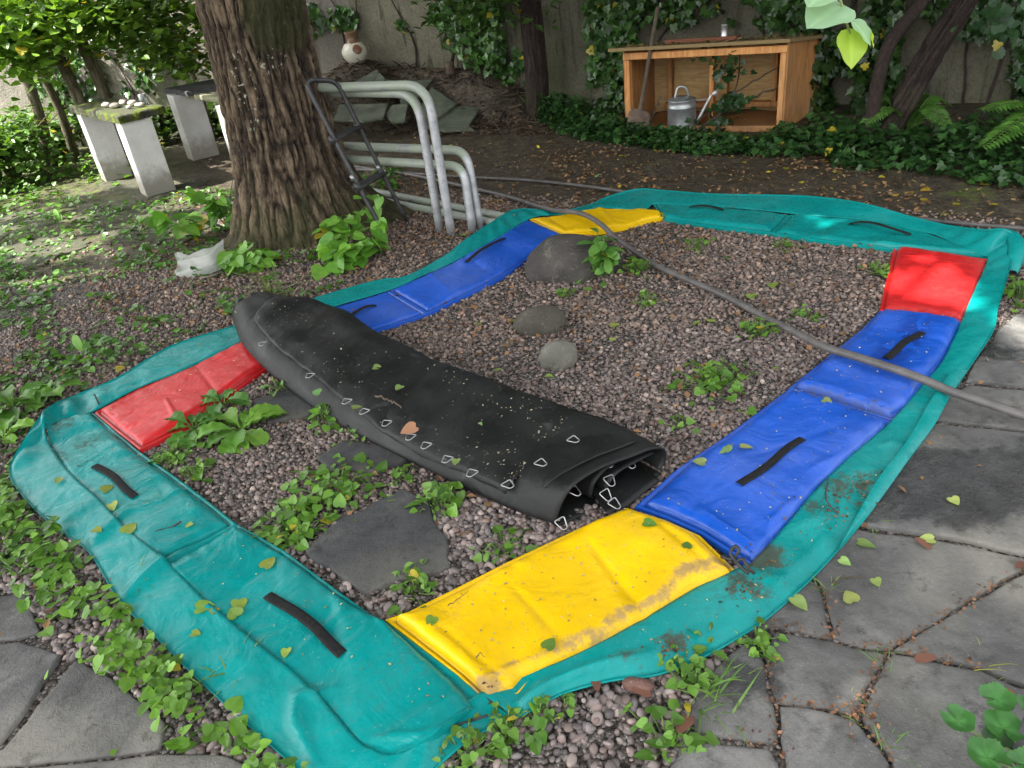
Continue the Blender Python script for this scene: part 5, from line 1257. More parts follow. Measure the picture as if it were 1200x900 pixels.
# shovel
def shovel():
    b = G(744, 166); t = RY(771, 8, 6.88)
    r = thing('shovel', 'old rusty shovel leaning on the left end of the shelter', 'shovel', b)
    ax = unit(t - b); side = unit(np.cross(ax, (0.2, 1, 0))); nn = np.cross(side, ax)
    m = M(); p = crm([b + ax * .24, b + ax * .6, t], 20); m.tube(p, .017, 10); obj('handle', m, simple('worn_handle', (.06, .045, .03), (.12, .09, .06), 14, .85, .4, scl=(8, 8, 1)), r)
    rows = []
    for s in np.linspace(0, 1, 16):
        w_ = .095 * (1 if s < .72 else (1 - ((s - .72) / .28)**2 * .75)); w_ *= (.75 + .25 * sm(0, .12, s)) if s < .12 else 1
        w_ = .095 * np.clip(min(1, (.55 + s * 4)), 0, 1) if s < .12 else .095 * (1 - max(0, (.0)))
        q = np.linspace(-1, 1, 11)[:, None]
        z_ = .27 * (1 - s) - .0
        tipw = 1 - .35 * sm(0.75, 1, s)
        rows.append(b + ax * z_ + side * w_ * tipw * q + nn * (-.018 * (1 - q**2)))
    m = M(); m.grid(np.array(rows)); bl = obj('blade', m, simple('rusty_blade', (.075, .05, .035), (.15, .105, .075), 18, .8, .4), r); so_ = bl.modifiers.new('t', 'SOLIDIFY'); so_.thickness = .004
    m = M(); m.tube(lin([b + ax * .22, b + ax * .36], 5), [.022, .022, .021, .02, .019], 10); obj('socket', m, simple('rusty_socket', (.07, .05, .035), (.13, .09, .06), 18, .8, .4), r)
shovel()
# branches and an ivy sprig inside the shelter
stick([sp(.70, -.02, .03), sp(.5, .12, .16), sp(.3, .2, .25), sp(.05, .25, .36)], .016, 'bare forked branch reaching out of the right side of the shelter', grp=None)
stick([sp(.75, .05, .06), sp(.4, .2, .32), sp(.1, .28, .5), sp(.03, .3, .6)], .010, 'thin upper branch inside the right side of the shelter')
stick([sp(1.2, .12, .0), sp(1.12, .06, .15), sp(1.05, .05, .3)], .012, 'dead stick behind the watering can')
def sprig():
    b = sp(.52, .12, .03); r = thing('ivy_sprig', 'dark ivy sprig growing up inside the shelter', 'ivy', b); m = M(); p = crm([b, sp(.48, .14, .2), sp(.42, .15, .4), sp(.40, .12, .6)], 20); m.tube(p, .005, 5); obj('stem', m, BARK2, r)
    cs = [(sp(.42, .06, .24), 26, .09), (sp(.45, .08, .26), 22, .06), (sp(.52, .06, .47), 16, .06), (sp(.40, .06, .5), 12, .05), (sp(.4, .05, .6), 9, .05), (sp(.58, .05, .6), 5, .05), (sp(.72, .03, .62), 6, .04), (sp(.6, .02, .05), 30, .12)]
    P = np.concatenate([c + sd_ * rng.standard_normal((n, 3)) * (1, 1, .6) for c, n, sd_ in cs]); P[:, 2] = np.maximum(P[:, 2], .04); k = len(P)
    m = M(); leaves(m, P, rdir(k, -.4), unit(np.array([-.3, -.7, .6]) + .3 * rng.standard_normal((k, 3))), .065 * (.7 + .5 * rng.random(k)), IVYL, greens(k, (.012, .035, .012), (.03, .075, .02))); obj('foliage', m, IVYM, r, smooth=False)
sprig()
# ================================================================== hoses, boulders, bag
HOSE = simple('grey_hose', (.075, .07, .067), (.125, .116, .112), 12, .5, .15, 60, .002)
def hose(px, r, lab, k=260, alt=0.0):
    P = crm([G(x, y, z) for x, y, z in px], k); 
    m = M(); m.tube(P, r, 12); tag(obj('hose', m, HOSE), lab, 'hose', 'grey garden hoses')
hose([(395,199,.02),(430,199,.02),(470,203,.02),(510,211,.02),(560,222,.02),(600,232,.02),(643,245,.05),(680,250,.085),(703,262,.08),(720,277,.05),(767,310,.03),(807,328,.025),(850,347,.025),(893,370,.03),(933,390,.05),(967,407,.075),(1000,417,.09),(1050,433,.09),(1085,446,.085),(1110,457,.06),(1150,470,.05),(1200,487,.045),(1260,509,.03),(1400,560,.022),(1560,600,.02),(1800,640,.02)], .0158, 'thick grey hose lying across the gravel and the blue pads')
hose([(408,194,.015),(470,202,.015),(540,207,.015),(600,210,.015),(650,214,.015),(700,220,.015),(740,226,.015),(800,234,.015),(900,238,.015),(980,244,.015),(1050,253,.016),(1090,258,.016),(1150,264,.016),(1200,268,.016),(1300,279,.016),(1400,285,.016)], .0115, 'thinner grey hose running behind the far green pad')

ROCKM = NT('garden_rock'); _n = ROCKM.noise(6, 6, .6); _a = ROCKM.attr(); _c = ROCKM.ramp(_n, [(.3, (.55, .55, .55)), (.55, (.9, .9, .88)), (.75, (1.5, 1.45, 1.3))]); _c = ROCKM.mix(1.0, _c, _a, 'MULTIPLY'); _c = ROCKM.mix(ROCKM.map(ROCKM.noise(90, 3), .62, .72, 0, .4), _c, (.32, .31, .27))
ROCKM.base(_c, .75, .4); _c = ROCKM.mix(ROCKM.map(ROCKM.noise(11, 5, .7), .56, .66, 0, .55), _c, (.15, .15, .12)); ROCKM.set(ROCKM.b.inputs['Base Color'], _c); _b = ROCKM.bump(ROCKM.noise(30, 6, .7), .8, .015); ROCKM = ROCKM.m
b = G(667, 325); m = M(); rock(m, (b[0] + .03, b[1] + .10, .0), (.27, .21, .205), 5, 5, .20, (.062, .056, .050)); tag(obj('boulder', m, ROCKM), 'large smooth dark boulder beside the far blue pad', 'boulder')
b = G(635, 390); m = M(); rock(m, (b[0], b[1] + .06, .024), (.125, .10, .08), 9, 4, .16, (.085, .078, .06)); tag(obj('stone', m, ROCKM), 'dark flattish stone in front of the boulder', 'stone')
b = G(656, 432); m = M(); rock(m, (b[0], b[1] + .05, .03), (.085, .078, .078), 13, 4, .15, (.17, .165, .14)); tag(obj('stone', m, ROCKM), 'smaller pale rounded stone nearest the black mat', 'stone')
b = G(853, 808, 0); m = M()
for (px, py, r, lab, col) in [(770,757+50,.03,'x',(.2,.1,.08))]:
    q = G(748, 808); rock(m, (q[0], q[1], .015), (.042, .022, .018), 3, 3, .2, (.19, .10, .08)); o = obj('stone', m, ROCKM); o.rotation_euler[2] = -.35; tag(o, 'long reddish stone by the pebbles below the green skirt', 'stone')

BAG = NT('thin_plastic_net'); BAG.base((.6, .62, .58), .4); BAG.b.inputs['Alpha'].default_value = .6; BAG.translucent((.5, .53, .48), .3); BAG.bump(BAG.noise(24, 4, .6, 1.5), .6, .01); BAG = BAG.m
def bag():
    C = np.array([[G(204, 297, .05), G(208, 311, .05), G(205, 322, .02), G(228, 329, .0)], [G(222, 299, .10), G(228, 308, .06), G(230, 318, .06), G(245, 327, .0)], [G(240, 292, .14), G(246, 302, .10), G(246, 313, .08), G(258, 321, .0)], [G(262, 280, .16), G(262, 292, .12), G(262, 306, .08), G(272, 312, .0)]])
    a = np.array([crm(C[:, j], 50) for j in range(4)]).transpose(1, 0, 2); b = np.array([crm(a[i], 30) for i in range(50)])
    u, v = np.meshgrid(np.linspace(0, 1, 50), np.linspace(0, 1, 30), indexing='ij')
    b[..., 2] += .02 * np.sin(v * 19 + 3 * u + 2 * fbm(u * 4, v * 4)) * np.sin(np.pi * u)**.5 + .015 * (fbm(u * 6, v * 8) - .5); b[..., 2] = np.maximum(b[..., 2], .012)
    m = M(); m.grid(b, flip=False); lo = b.copy(); lo[..., 2] = np.maximum(lo[..., 2] * .25, .006); m.grid(lo, flip=True)
    o = obj('plastic_bag', m, BAG); tag(o, 'crumpled translucent white net bag lying at the foot of the big tree', 'bag')
bag()

# ================================================================== plants
STEM = simple('green_stem', (.07, .13, .03), (.14, .22, .05), 20, .6, 0)
def proj(P):
    d = P - np.array([0, 0, CAM_H]); z = d @ _fw; return 600 + FPX * (d @ _rt) / z, 450 - FPX * (d @ _up) / z
def clump(pos, rad, h, n, size, lab, a=(.07, .17, .02), b=(.17, .34, .045), tpl=HEART, name='weed', cat='plant', grp='leafy weeds in the garden', elong=1.0, ang=0.0):
    c = np.asarray(pos, float); c[2] = float(H(c[0], c[1])); r = thing(name, lab, cat, c, grp)
    q = rng.standard_normal((n, 2)) * .5 * rad * np.array([elong, 1 / elong**.5]); ca, sa = math.cos(ang), math.sin(ang); q = q @ np.array([[ca, sa], [-sa, ca]])
    hh_ = h * (.25 + .75 * rng.random(n)) * np.exp(-(q**2).sum(1) / (rad * rad))
    P = np.column_stack([c[0] + q[:, 0], c[1] + q[:, 1], c[2] + .012 + hh_])
    D = unit(np.column_stack([q / (rad + 1e-6) + .7 * rng.standard_normal((n, 2)), -.15 + .25 * rng.standard_normal(n)]))
    m = M(); h1 = int(n * .72); leaves(m, P[:h1], D[:h1], rnorm(h1, .4), size * (.35 + .95 * rng.random(h1)), tpl, greens(h1, a, b, .012)); h2 = n - h1; leaves(m, P[h1:], D[h1:], rnorm(h2, .4), size * (.35 + .7 * rng.random(h2)), OVAL, greens(h2, np.array(a) * .8, np.array(b) * .95, .06)); obj('foliage', m, LEAF, r, smooth=False)
    m = M()
    for i in range(0, n, max(1, n // 40)):
        m.tube(crm([c - (0, 0, .004), (c[0] + q[i, 0] * .6, c[1] + q[i, 1] * .6, c[2] + .006), (P[i] + (c[0] + q[i, 0] * .7, c[1] + q[i, 1] * .7, c[2] + hh_[i] * .6)) / 2, P[i]], 5), .0014 + size * .02, 4)
    obj('stem', m, STEM, r)
W = [((395,578),.16,.06,150,.036,'bright heart leaved weed patch above the large stepping stone'),((345,612),.12,.05,90,.036,'heart leaved weeds left of the large stepping stone'),((516,592),.075,.08,60,.038,'upright weed at the far corner of the large stepping stone'),
 ((352,632),.07,.04,30,.034,'small weed by the green pad edge near the stepping stone'),((590,645),.08,.03,26,.034,'sparse weed on the pebbles beside the yellow pad'),((485,692),.09,.04,34,.034,'small weeds between stepping stone and yellow pad'),((470,560),.05,.03,14,.03,'tiny weed beside the folded mat edge'),
 ((425,478+30),.09,.05,45,.032,'weeds tucked against the front edge of the black mat'),((385,492),.08,.06,50,.034,'leafy weed behind the broad leaved rosette'),((205,540),.10,.05,90,.028,'small leaved weeds between the red and green pads'),((228,560),.06,.05,34,.034,'weeds spilling onto the inner green pad edge'),
 ((842,452),.15,.06,90,.034,'spreading weed in the middle of the gravel bed'),((825,445),.08,.05,30,.03,'weed runner at the left of the spreading weed'),((886,390),.10,.05,48,.03,'weed below the hose near the blue pad'),((757,355),.08,.04,30,.028,'small weed right of the two stones'),((745,318),.09,.08,60,.032,'leafy weed beside the boulder, under the hose'),((662,347),.05,.04,20,.03,'tiny weed at the front foot of the boulder'),
 ((800,500),.05,.02,10,.03,'few pale leaves on gravel near the mat end'),((945,372),.07,.03,22,.026,'tiny weed near the inner corner of the far blue pad'),((820,290),.09,.04,30,.026,'weed in the far gravel below the green pad'),((1030,320),.07,.05,30,.028,'weed beside the far red panel'),((920,290),.08,.03,24,.024,'low yellowish weed by the far green pad'),
 ((1195,350),.12,.09,40,.06,'bright weed at the right edge beside the curled skirt'),((1160,740+60),.0,.0,0,.0,'')]
for p, r_, h_, n_, s_, l_ in W:
    if n_: clump(G(*p), r_, h_, n_, s_, l_)
for p, r_, h_, n_, s_, l_ in [((545,880),.09,.06,42,.036,'weed clump at the bottom under the green skirt corner'),((590,858),.08,.06,34,.034,'weed clump just right of the green skirt corner'),((632,842),.07,.05,30,.034,'weed touching the lower fold of the green skirt'),((660,800+30),.05,.03,12,.026,'tiny seedlings among the pebbles'),
    ((800,785),.07,.06,30,.034,'weed between green skirt and the wet flagstone'),((812,805),.06,.05,26,.034,'weeds at the tip of the wet flagstone'),((785,872),.08,.06,36,.044,'round leaved weed at bottom left of the flagstones'),((886,750),.05,.05,20,.036,'small weed in the joint beside the green skirt'),((898,770),.045,.03,14,.032,'weed sprig hanging over the flagstone joint'),((830,755),.05,.07,8,.055,'wilted leaves draped over the skirt edge')]:
    clump(G(*p), r_ * .85, h_ * .8, n_, s_ * .78, l_)
# ground cover along the left of the ring: uncountable
def cover():
    m = M(); out = 0
    edge = lin([G(*p)[:2] for p in [(8,560),(30,610),(80,660),(135,715),(180,760),(230,810),(275,850),(320,890),(350,920)]], 300)
    for n, w, sz in ((470, .15, .036), (420, .17, .022)):
        i = rng.integers(0, 300, n); nn_ = np.array([-.75, -.65]); q = edge[i] + nn_ * (np.abs(rng.standard_normal((n, 1))) * w * .62 + .0) + .02 * rng.standard_normal((n, 2))
        den = fbm(q[:, 0] * 7, q[:, 1] * 7, 6); q = q[den > .36]
        for s in LEFT_STONES: q = q[~inpoly(q[:, 0], q[:, 1], inset(GP(s), .05))]
        k = len(q); P = np.column_stack([q, .012 + .06 * rng.random(k)]); leaves(m, P, rdir(k, -.1), rnorm(k, .3), sz * (.55 + .8 * rng.random(k)), HEART, greens(k, (.08, .20, .02), (.19, .37, .045), .01))
    # left field
    n = 12500; x = rng.uniform(-4.2, -.7, n); y = rng.uniform(1.9, 6.8, n)
    den = .6 * fbm(x * 2.6, y * 2.6, 12) + .4 * fbm(x * 8, y * 8, 2)
    ring = GP([(10,556),(62,478),(200,405),(280,380),(393,340),(450,326),(600,245),(900,300),(600,900),(300,880),(100,650)])
    near_skirt = sm(.9, .0, (x * .62 + y * .78) - (-2.07 * .62 + 2.57 * .78) - .0)
    thr = .475 - .10 * sm(-2.4, -3.6, x) - .07 * sm(4.3, 3.0, y) + .03 * sm(-1.6, -1.0, x)
    path = GP([(0, 300), (60, 330), (230, 300), (262, 250), (100, 200), (0, 230)])
    ok = (den > thr) & ~inpoly(x, y, ring) & ~(inpoly(x, y, path) & (rng.random(n) < .5)) & (((x - TC[0])**2 + (y - TC[1])**2) > .4)
    x, y = x[ok], y[ok]; k = len(x)
    P = np.column_stack([x, y, H(x, y) + .012 + .07 * rng.random(k) * sm(.48, .62, den[ok])])
    leaves(m, P, rdir(k, -.05), rnorm(k, .35), .038 * (.5 + .8 * rng.random(k)), HEART, greens(k, (.04, .12, .015), (.11, .25, .03), .015))
    # far left lawn of weeds
    n = 4200; x = rng.uniform(-8, -3.6, n); y = rng.uniform(5.5, 9.2, n); ok = fbm(x * 2, y * 2, 3) > .40; x, y = x[ok], y[ok]; k = len(x)
    ok = ~inpoly(x, y, GP([(-150, 262), (70, 325), (230, 300), (255, 250), (150, 225), (0, 240)])) | (rng.random(k) < .45); x, y = x[ok], y[ok]; k = len(x)
    P = np.column_stack([x, y, H(x, y) + .015 + .13 * rng.random(k)**2]); leaves(m, P, rdir(k, .0), rnorm(k, .4), .055 * (.5 + .8 * rng.random(k)), HEART, greens(k, (.05, .13, .015), (.13, .27, .035), .02))
    o = obj('weed_ground_cover', m, LEAF, origin=(-2, 3, 0), smooth=False); o['kind'] = 'stuff'; o['label'] = 'low bright weeds spreading over the soil left of the green pad'
cover()
# broad leaved rosettes
def rosette(px, n, size, lab, up=.55, a=(.10, .24, .03), b=(.20, .38, .05)):
    c = G(*px); r = thing('broad_leaved_plant', lab, 'plant', c, 'broad leaved rosettes'); m = M(); ms = M()
    for i in range(n):
        az = i * 2.4 + rng.normal(0, .2); el = up * rng.uniform(.3, 1.5); L_ = size * rng.uniform(.7, 1.15); w_ = L_ * rng.uniform(.17, .22)
        d = np.array([math.cos(az), math.sin(az), 0]); s = np.linspace(0, 1, 14); hgt = el * s - (.55 * el + .25) * s**2
        mid = c + d * (s * L_)[:, None] + np.array([0, 0, 1]) * (hgt * L_ + .012 + .02 * rng.random())[:, None]
        wd = w_ * np.clip(.12 + 1.3 * sm(.12, .62, s) - 1.42 * sm(.72, 1.0, s)**1.6, .0, 1.2); sd_ = np.array([-d[1], d[0], 0])
        q = np.linspace(-1, 1, 7); rows = mid[:, None] + sd_ * (wd[:, None] * q)[..., None] + np.array([0, 0, 1]) * ((np.abs(q)**1.3)[None] * wd[:, None] * .35 + .006 * np.sin(s * 30 + az)[:, None] * np.abs(q) )[..., None]
        g = greens(1, a, b)[0]; C = np.ones((14, 7, 3)) * g; C[:, 3] *= 1.35; m.grid(rows, C)
    o = obj('foliage', m, LEAF, r); ms.tube([c - (0, 0, .02), c + (0, 0, .02)], .012, 8); obj('stem', ms, STEM, r)
rosette((286,510), 13, .19, 'large bright broad leaved rosette beside the left red panel'); rosette((228,508), 9, .14, 'smaller broad leaved rosette touching the red panel', .6, (.07, .19, .03), (.15, .31, .05)); rosette((262,478), 8, .14, 'dull broad leaved rosette at the upper edge of the red panel gap', .9, (.07, .17, .04), (.13, .27, .06))
rosette((20,482), 12, .20, 'broad leaved rosette at the left edge above the green corner', .9, (.08, .21, .03), (.16, .33, .05)); rosette((62,470), 8, .14, 'broad leaved rosette touching the folded green corner', .9, (.07, .19, .03), (.15, .31, .05)); rosette((8,520), 8, .15, 'half cropped rosette at the left frame edge', .8)
clump(G(335,458), .08, .07, 40, .045, 'leafy plant between red panel and black mat', (.08, .20, .03), (.16, .32, .05), OVAL)
clump(G(708,322), .085, .27, 60, .095, 'upright long leaved plant growing beside the boulder', (.07, .19, .03), (.14, .30, .05), OVAL, 'leafy_plant')
# linden shoots round the trunk
def shoot(base, tip, n, size, lab, spread=.12):
    b = np.asarray(base, float); r = thing('tree_shoot', lab, 'plant', b, 'leafy shoots at the foot of the big tree'); m, ms = M(), M()
    for q in range(5):
        e = np.asarray(tip) + rng.standard_normal(3) * spread * np.array([1, .7, .6]); e[2] = max(e[2], .06); p = crm([b, (b + e) / 2 + (0, 0, .04), e], 12); ms.tube(p, np.linspace(.005, .002, 12), 5)
        k = n // 5; i = rng.integers(4, 12, k); P = p[i] + .03 * rng.standard_normal((k, 3)); D = unit(rng.standard_normal((k, 3)) * (1, 1, .3) + (0, -.4, -.35)); N = unit(np.array([0, -.25, 1]) + .3 * rng.standard_normal((k, 3)))
        leaves(m, P, D, N, size * (.55 + .7 * rng.random(k)), HEART, greens(k, (.09, .24, .025), (.19, .40, .05), .02))
    obj('stem', ms, STEM, r); obj('foliage', m, LEAF, r, smooth=False)
shoot(G(395,315), G(405,300,.06), 85, .11, 'low leafy linden shoot right of the trunk foot', .14); shoot(G(385,300), RY(415,262,4.7), 60, .095, 'taller leafy linden shoot climbing beside the ladder foot', .13)
shoot(G(288,325), G(285,305,.06), 60, .09, 'leafy shoot left of the trunk foot beside the bag', .10); shoot(G(268,268), RY(225,240,5.35), 55, .13, 'leafy shoot reaching left from behind the trunk', .17); shoot(G(270,262), RY(262,232,5.5), 24, .08, 'small shoot rising at the left side of the trunk', .13)
# grass tufts
def tuft(px, n, L_, lab, spread=.02, a=(.08, .19, .03), b=(.18, .32, .06)):
    c = G(*px); P = c + np.column_stack([spread * rng.standard_normal((n, 2)), np.zeros(n)]); m = M(); leaves(m, P, rdir(n, .7), rnorm(n, .2), L_ * (.5 + .8 * rng.random(n)), BLADE, greens(n, a, b)); tag(obj('grass_tuft', m, LEAF, smooth=False), lab, 'grass tuft', 'grass tufts in the joints')
tuft((842,822), 26, .11, 'long bladed grass tuft beside the wet flagstone', .03); tuft((966,690), 16, .06, 'small grass tuft in the joint near the green skirt'); tuft((1028,777), 18, .05, 'small grass tuft at the meeting of three flagstones'); tuft((1150,782), 9, .07, 'yellowish grass tuft in the right hand joint', .02, (.2, .24, .04), (.34, .34, .07)); tuft((1020,615), 12, .06, 'thin grass tuft at the edge of the wet flagstone')
tuft((1022,862), 22, .045, 'short grass in the lower joint of the flagstones', .04); tuft((1040,885), 20, .05, 'short grass at the bottom joint of the flagstones', .03); tuft((318,345), 20, .28, 'long arching grass blades in front of the trunk', .04, (.10, .14, .05), (.2, .24, .1)); tuft((175,880-200), 10, .10, 'thin grass blades among weeds left of green pad', .03)
tuft((15,672), 14, .2, 'arching grass blades at left edge beside the green pad', .04); tuft((862,792), 14, .05, 'sparse grass in the joint under the skirt', .02); tuft((270,800), 22, .12, 'grass blades in the weeds under the green pad', .05)
# single bright blades at left
for px, lab in (((97,412), 'single upright yellow green leaf in the left gravel'), ((70,258), 'single bright leaf standing on the sunlit path')):
    c = G(*px); m = M(); leaves(m, [c, c + (.02, 0, 0)], [(-.25, .1, .9), (-.1, .1, .6)], [(0, -1, .2), (0, -1, .3)], [.10, .055], OVAL, (.17, .36, .05)); tag(obj('leaf_shoot', m, LEAF), lab, 'plant')
# ferns at the right wall
def fern(base, tips, lab):
    b = np.asarray(base, float); r = thing('fern', lab, 'fern', b); m, ms = M(), M()
    for t in tips:
        t = np.asarray(t, float); mid = (b + t) / 2 + (0, 0, .18); p = crm([b, mid, t], 34); ms.tube(p, np.linspace(.005, .0015, 34), 5)
        T = unit(np.gradient(p, axis=0)); S = unit(np.cross(T, (0, 0, 1.0)))
        for i in range(5, 34):
            L_ = .12 * math.sin(math.pi * (i - 3) / 33)**.8 + .01
            for sg in (-1, 1):
                leaves(m, [p[i]], [S[i] * sg + T[i] * .35 + (0, 0, -.12)], [np.cross(S[i], T[i]) * np.sign(np.cross(S[i], T[i])[2] + 1e-6) + .1 * rng.standard_normal(3)], [L_], (SIMP[0] * (.55, 1, 1), SIMP[1]), greens(1, (.06, .16, .025), (.11, .24, .04)))
    obj('stem', ms, STEM, r); obj('frond', m, LEAF, r, smooth=False)
fb = RY(1235, 175, 4.75); fb[2] = 0
fern(fb, [RY(1150, 128, 4.6), RY(1152, 172, 4.5), RY(1180, 150, 4.45), RY(1290, 130, 4.6), RY(1230, 90, 4.9), RY(1250, 200, 4.4)], 'light green fern fronds at the right edge above the ivy')
fb = G(1065, 172); fern(fb + (0, .1, 0), [fb + (-.35, .0, .22), fb + (-.25, .2, .3), fb + (.3, .1, .25), fb + (.1, -.25, .2)], 'dark fern hidden in the ivy right of the leaning trunk')
ivw = RY(1185, 25, 4.9)
def wallvine():
    r = thing('climbing_vine', 'large leaved vine hanging at the upper right corner', 'vine', (ivw[0], ivw[1], 0)); k = 70
    P = ivw + rng.standard_normal((k, 3)) * (.10, .12, .11); m = M(); leaves(m, P, unit(np.array([-.2, -.3, -.8]) + .4 * rng.standard_normal((k, 3))), unit(np.array([-.3, -.6, .7]) + .3 * rng.standard_normal((k, 3))), .05 * (.7 + .6 * rng.random(k)), LOBED, greens(k, (.02, .06, .02), (.045, .11, .04))); obj('foliage', m, LEAF, r, smooth=False)
    m = M(); m.tube(crm([(ivw[0] + .15, ivw[1] + .35, 0), ivw + (.1, .15, -.2), ivw, ivw + (.1, .2, 1.2)], 20), .012, 6); obj('stem', m, BARK2, r)
wallvine()
# linden twig hanging into the top of the picture
def twig():
    Y = 1.35; top = RY(980, -20, Y); r = thing('linden_twig', 'bright linden twig with four leaves hanging into the top of the view', 'twig', RY(995, 38, Y))
    ms = M(); ms.tube(crm([RY(996, 40, Y), RY(985, 10, Y), top, top + (.1, .2, .5), top + (.5, .9, 1.6), top + (-.3, 2.2, 3.2)], 50), np.linspace(.0018, .02, 50), 6); obj('stem', ms, simple('pale_stem', (.25, .30, .12), (.34, .36, .18), 20, .6, 0), r)
    t = NT('young_leaf'); c = t.attr(); n = t.noise(40, 3); t.base(t.mix(t.map(n, .4, .7), c, t.mix(1.0, c, (.85, .9, .8), 'MULTIPLY')), .45); t.translucent(t.mix(1.0, c, (1.15, 1.15, .6), 'MULTIPLY'), .45); YL = t.m
    for (p0, p1, nrm, col, w) in [((984, 8), (948, 28), (.0, -.5, .9), (.36, .56, .36), 1.15), ((996, 38), (1000, 78), (.15, -.95, .45), (.42, .60, .08), .95), ((1000, 26), (1022, 50), (.4, -.5, .8), (.34, .54, .32), .9), ((975, -14), (948, 4), (.0, -.4, .9), (.36, .56, .34), 1.2), ((1018, 40), (1026, 54), (.9, -.2, .3), (.5, .62, .06), .6)]:
        a, b = RY(*p0, Y), RY(*p1, Y - .03); L_ = np.linalg.norm(b - a) * 1.04
        T, F = HEART; out = []
        m = M(); s = 9; # dense heart grid for a smooth leaf
        uu = np.linspace(0, 1, 15); outl = np.interp(uu, [0, .06, .2, .4, .6, .8, .93, 1], [.0, .32, .5, .5, .4, .22, .08, .0])
        D = unit(b - a); X = unit(np.cross(D, np.array(nrm, float))); Z = np.cross(X, D); q = np.linspace(-1, 1, 9)
        V = a + D * (L_ * (uu[:, None] - .12 * np.abs(q)[None] * (1 - uu[:, None])**4)[..., None]) + X * (L_ * w * outl[:, None] * q)[..., None] + Z * (L_ * (.10 * np.abs(q)[None] * outl[:, None] * 2 - .12 * uu[:, None]**2 + .025 * np.sin(uu * 14)[:, None] * q**2))[..., None]
        C = np.ones((15, 9, 3)) * col; C[:, 4] *= 1.2; m.grid(V, C); obj('leaf', m, YL, r)
twig()
# geranium like plant and post at the lower right corner
def corner_plant():
    b = G(1225, 945); r = thing('lobed_leaf_plant', 'plant with round lobed green leaves at the bottom right corner', 'plant', b); ms, m = M(), M()
    for i, (px, py, z, s, dk) in enumerate([(1122, 845, .16, .062, .9), (1168, 820, .18, .066, 1.0), (1176, 853, .17, .072, .95), (1157, 888, .15, .074, .9), (1190, 872, .12, .05, .5), (1166, 866, .09, .05, .5), (1215, 830, .2, .07, .9), (1205, 900, .17, .07, .8)]):
        c = G(px, py, z); ms.tube(crm([b, (b + c) / 2 + (0, 0, .03), c], 10), .0022, 5)
        an = np.linspace(0, 2 * np.pi, 61); rr_ = s * .50 * (1 + .05 * np.cos(5 * an + i)) * (1 + .05 * np.cos(25 * an)) * (1 - .75 * np.exp(-(np.angle(np.exp(1j * (an - 2.2 - i))) / .16)**2))
        rows = []
        for f in (0, .3, .6, .85, 1.0): rows.append(np.column_stack([c[0] + rr_ * f * np.cos(an), c[1] + rr_ * f * np.sin(an), c[2] + s * (.16 * f**2 + .03 * f * np.cos(5 * an + i) + .012 * np.cos(25 * an) * f)]))
        C = np.ones((5, 61, 3)) * np.array((.06, .20, .045)) * dk; C[:2] *= 1.5; m.grid(np.array(rows), C, flip=True)
    obj('stem', ms, STEM, r); obj('foliage', m, LEAF, r)
corner_plant()
pb = G(1183, 922); m = M(); m.box((pb[0], pb[1], .16), (.03, .03, .32), rz=.3, bev=.003); m2_ = M()
pt = thing('metal_post', 'dark grey metal post cropped by the bottom right corner', 'post', pb); obj('shaft', m, simple('grey_post', (.05, .05, .055), (.08, .08, .085), 20, .5, .1), pt, smooth=False)
m = M(); m.box((pb[0], pb[1], .325), (.036, .036, .012), rz=.3, bev=.003); obj('cap', m, BLK, pt, smooth=False)

# ================================================================== fallen leaves and litter
def flat_leaf(px, z, size, col, mt, tpl=HEART):
    m = M(); c = G(*px, z); a = rng.random() * 6.28; leaves(m, [c], [(math.cos(a), math.sin(a), .05 * rng.standard_normal())], rnorm(1, .15), [size], tpl, col); return m
groups = [
 ('fallen leaf lying on the lower left green pad', [(230,713),(336,760),(147,624),(225,613),(280,703),(247,718),(130,590),(110,620),(278,722),(310,665),(225,742),(120,575),(70,560)], .066, (.28, .34, .06)),
 ('fallen leaf lying on the yellow pad', [(755,612),(805,642),(508,723),(640,760)], .058, (.12, .26, .04)),
 ('fallen leaf lying on the folded black mat', [(503,570),(560,497),(535,538),(375,460),(686,543),(413,478),(438,430),(470,452),(340,368),(320,374)], .14, (.22, .33, .10)),
 ('fallen leaf lying on the blue pads', [(965,468),(850,530),(868,523),(826,542),(640,262),(700,205)], .06, (.32, .40, .14)),
 ('yellow fallen leaf on the dark soil near the ivy', [(940,215),(972,222),(980,203),(1030,207),(1050,228),(1065,225),(1082,235),(1120,240),(1165,240),(1000,192),(965,190),(1108,252),(860,184),(728,183),(735,182),(1090,222),(1150,215),(870,190),(920,198)], .006, (.50, .38, .04)),
 ('fallen leaf on the right flagstones', [(1094,632),(1006,635),(1020,597),(985,655),(1025,678),(930,580+120),(1115,583),(1000,705)], .024, (.36, .42, .12)),
 ('fallen leaf lying on the gravel bed', [(585,434),(795,250),(848,302),(820,377),(835,377),(715,398),(722,382),(640,440),(770,255),(690,340),(905,332),(880,345),(600,375),(560,380),(575,290),(540,275),(480,240),(182,255),(365,290)], .016, (.24, .33, .07)),
]
for lab, pts, z, col in groups:
    for p in pts:
        s = .05 * rng.uniform(.6, 1.25) * (0.85 if p[1] > 350 else 1.1); c = np.array(col) * rng.uniform(.7, 1.25) * np.array([rng.uniform(.7, 1.2), 1, 1])
        g0 = G(*p, z); zz = z if ('mat' in lab or z < .04) else float(surf(G(*p, .045))[0]) + .006
        o = obj('fallen_leaf', flat_leaf(p, zz, s, c, None), LEAF); tag(o, lab, 'leaf', lab.replace('fallen leaf', 'fallen leaves'))
BRL = [((1186,808),.06),((1072,630),.05),((740,806),.05),((795,860),.07),((1098,770),.05),((1190,665),.05),((700,590+220),.05)]
